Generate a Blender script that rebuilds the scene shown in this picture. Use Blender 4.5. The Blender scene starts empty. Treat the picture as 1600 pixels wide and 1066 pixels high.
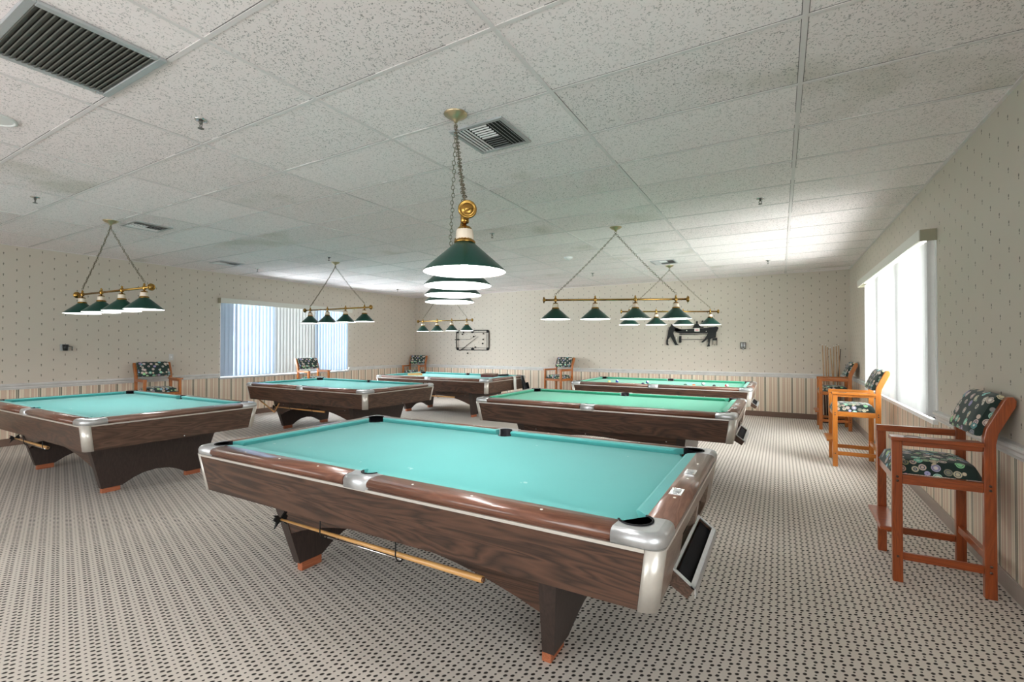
import bpy, bmesh, math, random
from mathutils import Vector, Matrix
random.seed(7)
SC = bpy.context.scene
COL = SC.collection
PI = math.pi

# ------------------------------------------------------------------ camera
CAM_Z = 1.424
cd = bpy.data.cameras.new('camera'); cam = bpy.data.objects.new('camera', cd); COL.objects.link(cam)
cd.sensor_width = 36.0; cd.lens = 36.0 * 729.2 / 1600.0; cd.clip_start = 0.02; cd.clip_end = 200
cam.location = (0, 0, CAM_Z)
cam.rotation_euler = (PI / 2 + 0.0104, 0, 0.521)
SC.camera = cam

# ------------------------------------------------------------------ view, world, lights
SC.view_settings.view_transform = 'Standard'
SC.view_settings.look = 'None'
SC.view_settings.exposure = 1.42
SC.view_settings.gamma = 1.0
SC.view_settings.use_curve_mapping = False
SC.cycles.use_denoising = True
SC.cycles.max_bounces = 8
SC.cycles.diffuse_bounces = 5
SC.cycles.glossy_bounces = 3
SC.cycles.transmission_bounces = 6
SC.cycles.transparent_max_bounces = 8
SC.cycles.caustics_reflective = False
SC.cycles.caustics_refractive = False
SC.cycles.sample_clamp_indirect = 4.0

world = bpy.data.worlds.new('daylight'); SC.world = world; world.use_nodes = True
bg = world.node_tree.nodes['Background']
bg.inputs[0].default_value = (0.78, 0.86, 1.0, 1); bg.inputs[1].default_value = 1.2

def area_light(name, loc, rot, sx, sy, power, color=(1, 1, 1)):
    ld = bpy.data.lights.new(name, 'AREA'); ld.shape = 'RECTANGLE'; ld.size = sx; ld.size_y = sy
    ld.energy = power; ld.color = color
    o = bpy.data.objects.new(name, ld); o.location = loc; o.rotation_euler = rot; COL.objects.link(o)
    return o
X_R, X_L, Y_B, Y_F, Z_C = 1.144, -9.521, 10.717, -3.2, 2.864
# daylight outside the two visible windows; front and near-right lamps are added fill
area_light('window_daylight_right', (X_R + 0.45, 6.75, 1.65), (0, PI / 2, 0), 2.1, 4.3, 270, (1.0, 0.97, 0.96))
area_light('window_daylight_left', (X_L - 0.55, 6.3, 1.65), (0, -PI / 2, 0), 2.1, 4.2, 560, (0.90, 0.93, 1.0))
area_light('added_fill_front', (-4.2, Y_F - 0.45, 1.7), (PI / 2, 0, 0), 7.6, 2.0, 105, (1.0, 0.955, 0.93))
area_light('added_fill_near_right', (X_R + 0.45, -0.6, 1.7), (0, PI / 2, 0), 1.9, 3.0, 45, (1.0, 0.96, 0.94))

# ------------------------------------------------------------------ node helpers
class X:
    """scalar expression made of Math nodes"""
    def __init__(s, nt, sock): s.nt = nt; s.s = sock
    def _op(s, op, *a):
        n = s.nt.nodes.new('ShaderNodeMath'); n.operation = op
        for i, v in enumerate((s,) + a):
            if isinstance(v, X): s.nt.links.new(v.s, n.inputs[i])
            else: n.inputs[i].default_value = v
        return X(s.nt, n.outputs[0])
    def __add__(s, o): return s._op('ADD', o)
    def __sub__(s, o): return s._op('SUBTRACT', o)
    def __mul__(s, o): return s._op('MULTIPLY', o)
    def __truediv__(s, o): return s._op('DIVIDE', o)
    def fract(s): return s._op('FRACT')
    def floor(s): return s._op('FLOOR')
    def abs(s): return s._op('ABSOLUTE')
    def lt(s, o): return s._op('LESS_THAN', o)
    def gt(s, o): return s._op('GREATER_THAN', o)
    def mn(s, o): return s._op('MINIMUM', o)
    def mx(s, o): return s._op('MAXIMUM', o)
    def mod(s, o): return s._op('FLOORED_MODULO', o)
    def inv(s):
        n = s.nt.nodes.new('ShaderNodeMath'); n.operation = 'SUBTRACT'; n.inputs[0].default_value = 1
        s.nt.links.new(s.s, n.inputs[1]); return X(s.nt, n.outputs[0])
    def below(s, edge, soft):     # 1 under edge, 0 over, smooth
        n = s.nt.nodes.new('ShaderNodeMapRange'); n.inputs[1].default_value = edge - soft
        n.inputs[2].default_value = edge + soft; n.inputs[3].default_value = 1; n.inputs[4].default_value = 0
        s.nt.links.new(s.s, n.inputs[0]); return X(s.nt, n.outputs[0])

def sr(r, g, b):
    f = lambda c: (c / 255 / 12.92) if c / 255 <= 0.04045 else ((c / 255 + 0.055) / 1.055) ** 2.4
    return (f(r), f(g), f(b), 1)

def mat(name):
    m = bpy.data.materials.new(name); m.use_nodes = True
    nt = m.node_tree; return m, nt, nt.nodes['Principled BSDF']

def simple(name, col, rough=0.5, metal=0.0, spec=0.5, coat=0.0, noise=0.0, nscale=20, bump=0.0, bscale=300):
    m, nt, b = mat(name)
    b.inputs['Base Color'].default_value = col; b.inputs['Roughness'].default_value = rough
    b.inputs['Metallic'].default_value = metal; b.inputs['Specular IOR Level'].default_value = spec
    b.inputs['Coat Weight'].default_value = coat; b.inputs['Coat Roughness'].default_value = 0.12
    tc = nt.nodes.new('ShaderNodeTexCoord')
    if noise:
        n = nt.nodes.new('ShaderNodeTexNoise'); n.inputs['Scale'].default_value = nscale; n.inputs['Detail'].default_value = 4
        nt.links.new(tc.outputs['Object'], n.inputs['Vector'])
        mx = mixc(nt, col, tuple(c * (1 - noise) for c in col[:3]) + (1,), n.outputs['Fac'])
        nt.links.new(mx, b.inputs['Base Color'])
    if bump:
        n = nt.nodes.new('ShaderNodeTexNoise'); n.inputs['Scale'].default_value = bscale
        nt.links.new(tc.outputs['Object'], n.inputs['Vector'])
        bp = nt.nodes.new('ShaderNodeBump'); bp.inputs['Strength'].default_value = bump; bp.inputs['Distance'].default_value = 0.002
        nt.links.new(n.outputs['Fac'], bp.inputs['Height']); nt.links.new(bp.outputs[0], b.inputs['Normal'])
    return m

def mixc(nt, a, b, f):
    n = nt.nodes.new('ShaderNodeMix'); n.data_type = 'RGBA'
    for sock, v in ((n.inputs['A'] if False else n.inputs[6], a), (n.inputs[7], b), (n.inputs[0], f)):
        if isinstance(v, X): v = v.s
        if isinstance(v, bpy.types.NodeSocket): nt.links.new(v, sock)
        else: sock.default_value = v
    return n.outputs[2]

def world_xyz(nt):
    g = nt.nodes.new('ShaderNodeNewGeometry'); s = nt.nodes.new('ShaderNodeSeparateXYZ')
    nt.links.new(g.outputs['Position'], s.inputs[0])
    return g.outputs['Position'], X(nt, s.outputs[0]), X(nt, s.outputs[1]), X(nt, s.outputs[2])

def noise(nt, vec, scale, detail=3, rough=0.5):
    n = nt.nodes.new('ShaderNodeTexNoise'); n.inputs['Scale'].default_value = scale
    n.inputs['Detail'].default_value = detail; n.inputs['Roughness'].default_value = rough
    if vec is not None: nt.links.new(vec, n.inputs['Vector'])
    return X(nt, n.outputs['Fac'])

# ------------------------------------------------------------------ materials
def wallpaper(name, axis, base=(0.60, 0.535, 0.455, 1)):
    m, nt, b = mat(name)
    pos, x, y, z = world_xyz(nt)
    h = x if axis == 'x' else y
    def motif(oh, ov):
        dx = ((h / 0.267 + oh).fract() - 0.5) * 0.267
        dz = ((z / 0.1525 + ov).fract() - 0.5) * 0.1525
        a = dx / 0.0070; c = dz / 0.0095
        d1 = a * a + c * c
        c2 = (dz + 0.0175) / 0.0055; a2 = dx / 0.0050
        return d1.mn(a2 * a2 + c2 * c2)
    d = motif(0.0, 0.0).mn(motif(0.5, 0.5))
    mk = d.below(1.0, 0.25)
    n = noise(nt, pos, 3.0, 4)
    up = mixc(nt, base, tuple(c * 0.9 for c in base[:3]) + (1,), n)
    fine = noise(nt, pos, 260, 2)
    up = mixc(nt, up, tuple(c * 0.86 for c in base[:3]) + (1,), fine * 0.5)
    up = mixc(nt, up, (0.07, 0.07, 0.05, 1), mk * 0.85)
    # striped dado
    r = nt.nodes.new('ShaderNodeValToRGB'); r.color_ramp.interpolation = 'CONSTANT'
    cream = sr(226, 214, 193); pink = sr(206, 180, 160); grey = sr(128, 124, 110); green = sr(96, 100, 88); tan = sr(190, 178, 158); red = sr(160, 118, 104)
    stops = [(0.0, cream), (0.05, pink), (0.07, cream), (0.15, tan), (0.17, pink), (0.33, tan), (0.345, pink), (0.40, cream), (0.50, red),
             (0.515, pink), (0.62, cream), (0.66, pink), (0.74, cream), (0.80, grey), (0.85, tan), (0.89, green), (0.94, cream)]
    el = r.color_ramp.elements
    el[0].position = 0; el[0].color = stops[0][1]; el[1].position = stops[1][0]; el[1].color = stops[1][1]
    for p, c in stops[2:]:
        e = el.new(p); e.color = c
    fr = (h / 0.232).fract(); nt.links.new(fr.s, r.inputs[0])
    low = mixc(nt, r.outputs[0], (0.3, 0.27, 0.22, 1), fine * 0.15)
    c = mixc(nt, up, low, z.lt(0.82))
    nt.links.new(c, b.inputs['Base Color']); b.inputs['Roughness'].default_value = 0.62
    b.inputs['Specular IOR Level'].default_value = 0.3
    return m

def carpet():
    m, nt, b = mat('dotted_carpet')
    pos, x, y, z = world_xyz(nt)
    px, py = 0.0365, 0.0245
    col = (x / px).floor()
    yy = y + col * 0.0105 + 100
    row = (yy / py).floor()
    k = row.mod(3.0)
    big0 = k.lt(0.5); small = k.gt(1.5)
    off = big0 * 0.0090 - 0.0045 + small * 0.0045
    fx = ((x / px).fract() - 0.5) * px - off
    fy = ((yy / py).fract() - 0.5) * py - fx * 0.35
    sx = fx / 0.0090; sy = fy / 0.0088
    d = (sx * sx + sy * sy) * (small * 1.6 + 1.0)
    wob = noise(nt, pos, 160, 2) * 0.9 + 0.55
    dot = (d * wob).below(0.9, 0.35)
    nn = noise(nt, pos, 420, 2)
    big = noise(nt, pos, 1.3, 3)
    base = mixc(nt, (0.74, 0.675, 0.61, 1), (0.55, 0.495, 0.445, 1), nn)
    base = mixc(nt, base, (0.60, 0.54, 0.47, 1), big * 0.45)
    c = mixc(nt, base, (0.018, 0.014, 0.012, 1), dot * 0.97)
    nt.links.new(c, b.inputs['Base Color']); b.inputs['Roughness'].default_value = 0.95
    b.inputs['Specular IOR Level'].default_value = 0.1
    bp = nt.nodes.new('ShaderNodeBump'); bp.inputs['Strength'].default_value = 0.35; bp.inputs['Distance'].default_value = 0.003
    nt.links.new((nn - dot * 0.4).s, bp.inputs['Height']); nt.links.new(bp.outputs[0], b.inputs['Normal'])
    return m

TX0, TY0, TP = 0.104, 2.388, 0.6096      # ceiling grid origin and 2 ft pitch
def tile_mat():
    m, nt, b = mat('acoustic_tile')
    pos, x, y, z = world_xyz(nt)
    u = (x - TX0) / (TP * 2) + 50; v = (y - TY0) / TP + 50
    cu = u.floor(); cv = v.floor()
    comb = nt.nodes.new('ShaderNodeCombineXYZ'); nt.links.new(cu.s, comb.inputs[0]); nt.links.new(cv.s, comb.inputs[1])
    wn = nt.nodes.new('ShaderNodeTexWhiteNoise'); wn.noise_dimensions = '2D'; nt.links.new(comb.outputs[0], wn.inputs['Vector'])
    rnd = X(nt, wn.outputs['Value'])
    # pin holes
    vo = nt.nodes.new('ShaderNodeTexVoronoi'); vo.inputs['Scale'].default_value = 62; nt.links.new(pos, vo.inputs['Vector'])
    ho = X(nt, vo.outputs['Distance']).below(0.22, 0.05)
    keep = noise(nt, pos, 35, 2).gt(0.44)
    ho = ho * keep
    # worm fissures
    f1 = (noise(nt, pos, 48, 2, 0.4) - 0.5).abs().below(0.022, 0.010) * noise(nt, pos, 70, 1).gt(0.53)
    f2 = (noise(nt, pos, 26, 1, 0.3) - 0.47).abs().below(0.006, 0.004) * noise(nt, pos, 55, 1).gt(0.57)
    dark = (ho.mx(f1)).mx(f2) * (rnd * 0.3 + 0.6)
    base = mixc(nt, (0.92, 0.845, 0.845, 1), (0.84, 0.765, 0.76, 1), rnd)
    st = noise(nt, pos, 0.9, 3)
    stain = st.below(0.36, 0.05) * rnd.gt(0.45)
    base = mixc(nt, base, (0.52, 0.485, 0.41, 1), stain * 0.5)
    c = mixc(nt, base, (0.16, 0.155, 0.145, 1), dark * 0.8)
    # gap shadow beside the tees, painted as a broken dark line
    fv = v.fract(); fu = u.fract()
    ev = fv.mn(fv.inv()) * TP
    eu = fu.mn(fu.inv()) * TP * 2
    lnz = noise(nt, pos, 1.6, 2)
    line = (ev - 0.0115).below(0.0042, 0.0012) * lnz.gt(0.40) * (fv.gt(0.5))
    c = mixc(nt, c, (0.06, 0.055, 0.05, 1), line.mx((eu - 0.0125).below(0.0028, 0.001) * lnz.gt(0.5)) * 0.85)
    nt.links.new(c, b.inputs['Base Color']); b.inputs['Roughness'].default_value = 0.9
    b.inputs['Specular IOR Level'].default_value = 0.15
    bp = nt.nodes.new('ShaderNodeBump'); bp.inputs['Strength'].default_value = 0.3; bp.inputs['Distance'].default_value = 0.002; bp.invert = True
    nt.links.new(dark.s, bp.inputs['Height']); nt.links.new(bp.outputs[0], b.inputs['Normal'])
    return m

def wood(name, light, dark, axis='x', rough=0.35, coat=0.2, scale=1.0, contrast=0.5):
    m, nt, b = mat(name)
    tc = nt.nodes.new('ShaderNodeTexCoord'); mp = nt.nodes.new('ShaderNodeMapping')
    nt.links.new(tc.outputs['Object'], mp.inputs[0])
    s = {'x': (0.9, 9, 9), 'y': (9, 0.9, 9), 'z': (9, 9, 0.9)}[axis]
    mp.inputs['Scale'].default_value = tuple(c * scale for c in s)
    n1 = nt.nodes.new('ShaderNodeTexNoise'); n1.inputs['Scale'].default_value = 1.0; n1.inputs['Detail'].default_value = 3; n1.inputs['Distortion'].default_value = 0.8
    nt.links.new(mp.outputs[0], n1.inputs['Vector'])
    rings = (X(nt, n1.outputs['Fac']) * 13.0).fract()
    rings = (rings - 0.5).abs() * 2.0
    mp2 = nt.nodes.new('ShaderNodeMapping'); nt.links.new(tc.outputs['Object'], mp2.inputs[0])
    s2 = {'x': (4, 160, 160), 'y': (160, 4, 160), 'z': (160, 160, 4)}[axis]
    mp2.inputs['Scale'].default_value = s2
    fine = noise(nt, mp2.outputs[0], 1.0, 3)
    f = rings * contrast + fine * (0.9 - contrast) + 0.02
    c = mixc(nt, dark, light, f)
    nt.links.new(c, b.inputs['Base Color']); b.inputs['Roughness'].default_value = rough
    b.inputs['Coat Weight'].default_value = coat; b.inputs['Coat Roughness'].default_value = 0.18
    return m

def ball_fabric(name, dark=(0.004, 0.016, 0.013, 1), k=1.0):
    m, nt, b = mat(name)
    tc = nt.nodes.new('ShaderNodeTexCoord')
    vo = nt.nodes.new('ShaderNodeTexVoronoi'); vo.inputs['Scale'].default_value = 21; vo.inputs['Randomness'].default_value = 0.85
    nt.links.new(tc.outputs['Object'], vo.inputs['Vector'])
    d = X(nt, vo.outputs['Distance'])
    hs = nt.nodes.new('ShaderNodeHueSaturation'); hs.inputs['Saturation'].default_value = 0.62; hs.inputs['Value'].default_value = 0.75
    nt.links.new(vo.outputs['Color'], hs.inputs['Color'])
    sp = nt.nodes.new('ShaderNodeSeparateColor'); nt.links.new(vo.outputs['Color'], sp.inputs[0])
    r, g, bl = (X(nt, sp.outputs[i]) for i in range(3))
    has = g.gt(0.14)
    ballc = mixc(nt, hs.outputs[0], (0.62, 0.50, 0.38, 1), r.gt(0.5) * 0.7)
    c = mixc(nt, dark, (dark[0] * 2.4, dark[1] * 2.2, dark[2] * 2.2, 1), noise(nt, tc.outputs['Object'], 9, 2))
    c = mixc(nt, c, ballc, d.below(0.47, 0.015) * has)
    c = mixc(nt, c, (0.05, 0.07, 0.12, 1), d.below(0.36, 0.012) * d.gt(0.31) * has)
    c = mixc(nt, c, (0.75, 0.7, 0.64, 1), d.below(0.19, 0.01) * has * bl.gt(0.3))
    c = mixc(nt, c, (0.02, 0.02, 0.03, 1), d.below(0.07, 0.01) * has)
    nt.links.new(c, b.inputs['Base Color']); b.inputs['Roughness'].default_value = 0.8
    b.inputs['Sheen Weight'].default_value = 0.15
    return m

def cloth(name, col):
    m, nt, b = mat(name)
    tc = nt.nodes.new('ShaderNodeTexCoord')
    n = noise(nt, tc.outputs['Object'], 2.2, 4); f = noise(nt, tc.outputs['Object'], 500, 1)
    c = mixc(nt, col, tuple(v * 0.86 for v in col[:3]) + (1,), n)
    c = mixc(nt, c, tuple(v * 0.8 for v in col[:3]) + (1,), f * 0.5)
    sc = noise(nt, tc.outputs['Object'], 14, 2).below(0.24, 0.01)
    c = mixc(nt, c, (0.45, 0.62, 0.6, 1), sc * 0.5)
    nt.links.new(c, b.inputs['Base Color']); b.inputs['Roughness'].default_value = 0.85
    b.inputs['Sheen Weight'].default_value = 0.25; b.inputs['Sheen Roughness'].default_value = 0.4
    b.inputs['Specular IOR Level'].default_value = 0.15
    return m

def brushed(name, col, rough=0.35, metal=0.9):
    m = simple(name, col, rough, metal, noise=0.18, nscale=60)
    return m

def emis(name, col, s):
    m, nt, b = mat(name)
    b.inputs['Base Color'].default_value = (0.9, 0.9, 0.9, 1)
    b.inputs['Emission Color'].default_value = col; b.inputs['Emission Strength'].default_value = s
    return m

def slat_mat(name, col, tr=0.5, transp=0.0):
    m, nt, b = mat(name)
    nt.nodes.remove(b)
    d = nt.nodes.new('ShaderNodeBsdfDiffuse'); t = nt.nodes.new('ShaderNodeBsdfTranslucent')
    tc = nt.nodes.new('ShaderNodeTexCoord'); n = noise(nt, tc.outputs['Object'], 30, 2)
    c = mixc(nt, col, tuple(v * 0.93 for v in col[:3]) + (1,), n)
    nt.links.new(c, d.inputs[0]); nt.links.new(c, t.inputs[0])
    mx = nt.nodes.new('ShaderNodeMixShader'); mx.inputs[0].default_value = tr
    nt.links.new(d.outputs[0], mx.inputs[1]); nt.links.new(t.outputs[0], mx.inputs[2])
    nt.links.new(mx.outputs[0], nt.nodes['Material Output'].inputs[0])
    return m

def glass_mat():
    m, nt, b = mat('window_glass'); nt.nodes.remove(b)
    t = nt.nodes.new('ShaderNodeBsdfTransparent'); t.inputs[0].default_value = (0.93, 0.96, 0.95, 1)
    g = nt.nodes.new('ShaderNodeBsdfGlossy'); g.inputs['Roughness'].default_value = 0.02
    n = noise(nt, None, 3, 1); mx = nt.nodes.new('ShaderNodeMixShader'); nt.links.new((n * 0.04 + 0.04).s, mx.inputs[0])
    nt.links.new(t.outputs[0], mx.inputs[1]); nt.links.new(g.outputs[0], mx.inputs[2])
    nt.links.new(mx.outputs[0], nt.nodes['Material Output'].inputs[0])
    return m

M = {}
M['wall_x'] = wallpaper('wallpaper_back', 'x')
M['wall_y'] = wallpaper('wallpaper_side', 'y')
M['carpet'] = carpet()
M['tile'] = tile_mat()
M['tbar'] = simple('ceiling_grid_paint', (0.76, 0.71, 0.705, 1), 0.6, noise=0.1)
M['rail_paint'] = simple('distressed_chair_rail', (0.70, 0.69, 0.67, 1), 0.35, noise=0.35, nscale=9)
M['baseboard'] = simple('brown_vinyl_base', sr(112, 90, 78), 0.35, noise=0.15)
M['baseboard_sheen'] = simple('sheen_toned_vinyl_base', sr(150, 136, 126), 0.3, noise=0.15)  # sheen on the right-hand base painted as a lighter tone
M['white'] = simple('white_paint', (0.78, 0.78, 0.77, 1), 0.4, noise=0.04)
M['offwhite'] = simple('valance_vinyl', (0.62, 0.61, 0.55, 1), 0.45, noise=0.05)
M['olive'] = simple('valance_end', (0.33, 0.31, 0.22, 1), 0.5, noise=0.05)
M['slat'] = slat_mat('blind_slat_white', (0.46, 0.46, 0.455, 1), 0.02)
M['slat_backlit'] = slat_mat('blind_slat_backlit', (0.28, 0.33, 0.40, 1), 0.02)  # bluish backlight put into the slat colour
M['slat_grey'] = slat_mat('blind_slat_grey', (0.38, 0.38, 0.37, 1), 0.02)
M['glass'] = glass_mat()
M['frame'] = brushed('window_aluminium', (0.45, 0.46, 0.48, 1))
M['walnut_x'] = wood('walnut_laminate_long', sr(100, 69, 53), sr(30, 20, 16), 'x', 0.36, 0.15, 0.8, 0.62)
M['walnut_y'] = wood('walnut_laminate_end', sr(112, 84, 68), sr(46, 32, 26), 'y', 0.36, 0.15, 1.0, 0.5)
M['walnut_z'] = wood('dark_leg_laminate', sr(74, 58, 52), sr(34, 26, 23), 'z', 0.45, 0.1, 1.3, 0.25)
M['rosewood_x'] = wood('rail_laminate_long', sr(138, 92, 72), sr(78, 46, 35), 'x', 0.28, 0.35, 1.0, 0.4)
M['rosewood_y'] = wood('rail_laminate_end', sr(140, 106, 90), sr(88, 62, 52), 'y', 0.28, 0.35, 1.0, 0.4)  # greyer than the long rails, with the reflection put into the colour
M['walnut_glare'] = wood('glare_toned_end_laminate', sr(158, 138, 122), sr(104, 86, 76), 'y', 0.34, 0.2, 1.0, 0.4)  # window glare on the ball-return end painted in as paler laminate
M['cloth'] = cloth('teal_cloth', sr(90, 176, 173))
M['cloth_g'] = cloth('green_cloth', sr(78, 176, 145))
M['alu'] = brushed('cast_aluminium', (0.62, 0.63, 0.64, 1), 0.38, 0.75)
M['strip'] = simple('aluminium_strip', (0.70, 0.66, 0.60, 1), 0.35, 0.5, noise=0.15, nscale=40)
M['rubber'] = simple('black_rubber', (0.009, 0.009, 0.011, 1), 0.7, 0.0, 0.15, noise=0.1)
M['black'] = simple('black_plastic', (0.015, 0.015, 0.017, 1), 0.35, noise=0.1)
M['foot'] = wood('orange_foot_wood', sr(196, 118, 80), sr(150, 80, 50), 'y', 0.5, 0.1)
M['sight'] = simple('pearl_sight', (0.85, 0.83, 0.76, 1), 0.25, noise=0.05)
M['steel'] = simple('bright_steel', (0.75, 0.75, 0.75, 1), 0.2, 1.0, noise=0.05)
M['cherry'] = wood('cherry_wood', sr(176, 86, 36), sr(106, 44, 14), 'z', 0.3, 0.4, 1.2, 0.3)
M['cherry_h'] = wood('cherry_wood_rail', sr(176, 86, 36), sr(106, 44, 14), 'x', 0.3, 0.4, 1.2, 0.3)
M['maple'] = wood('honey_wood', sr(206, 130, 52), sr(166, 92, 26), 'z', 0.3, 0.4, 1.2, 0.3)
M['maple_h'] = wood('honey_wood_rail', sr(206, 130, 52), sr(166, 92, 26), 'x', 0.3, 0.4, 1.2, 0.3)
M['oak'] = wood('orange_oak', sr(190, 114, 48), sr(140, 72, 22), 'z', 0.3, 0.4, 1.2, 0.3)
M['oak_h'] = wood('orange_oak_rail', sr(190, 114, 48), sr(140, 72, 22), 'x', 0.3, 0.4, 1.2, 0.3)
M['fabric'] = ball_fabric('billiard_ball_fabric')
M['brass'] = simple('polished_brass', (0.40, 0.235, 0.06, 1), 0.26, 1.0, noise=0.15, nscale=30)
M['brass_pale'] = simple('pale_brass', (0.58, 0.47, 0.30, 1), 0.30, 0.9, noise=0.1)
M['chain'] = simple('antique_chain', (0.22, 0.19, 0.13, 1), 0.35, 0.9, noise=0.2)
M['shade'] = simple('green_enamel', (0.002, 0.048, 0.034, 1), 0.28, 0, 0.35, 0.15, noise=0.1)
M['shade_in'] = emis('white_shade_interior', (1, 1, 0.98, 1), 1.4)
M['ribbed'] = simple('ribbed_cream_socket', (0.85, 0.74, 0.60, 1), 0.25, noise=0.05)
M['bulb'] = emis('lamp_bulb', (1, 0.97, 0.95, 1), 98)
M['cue'] = wood('maple_cue', sr(226, 176, 112), sr(196, 140, 78), 'x', 0.3, 0.3)
M['cue_z'] = wood('maple_cue_upright', sr(206, 170, 128), sr(170, 130, 92), 'z', 0.3, 0.3)
M['cue_dark'] = simple('dark_cue_butt', (0.06, 0.03, 0.02, 1), 0.3, coat=0.4, noise=0.2)
M['wrought'] = simple('black_iron', (0.01, 0.01, 0.01, 1), 0.5, 0.3, noise=0.1)
M['maroon'] = simple('maroon_box', (0.12, 0.012, 0.015, 1), 0.5, noise=0.15)
M['brown'] = simple('brown_board', (0.16, 0.075, 0.04, 1), 0.45, noise=0.2)
M['towel'] = simple('white_towel', (0.75, 0.75, 0.70, 1), 0.9, noise=0.12, bump=0.4)
M['grille'] = simple('dusty_grille', (0.17, 0.17, 0.15, 1), 0.6, 0.2, noise=0.4, nscale=14)
M['galv'] = simple('grey_vent_metal', (0.48, 0.49, 0.50, 1), 0.4, 0.3, noise=0.1)
M['dark'] = simple('dark_duct', (0.02, 0.02, 0.02, 1), 0.8, noise=0.1)
M['leaf'] = simple('outdoor_hedge', (0.05, 0.11, 0.03, 1), 0.8, noise=0.5, nscale=6)
M['paving'] = simple('outdoor_paving', (0.5, 0.5, 0.48, 1), 0.9, noise=0.2)
M['pinkcard'] = simple('pink_card', (0.75, 0.25, 0.28, 1), 0.6, noise=0.2)

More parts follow.
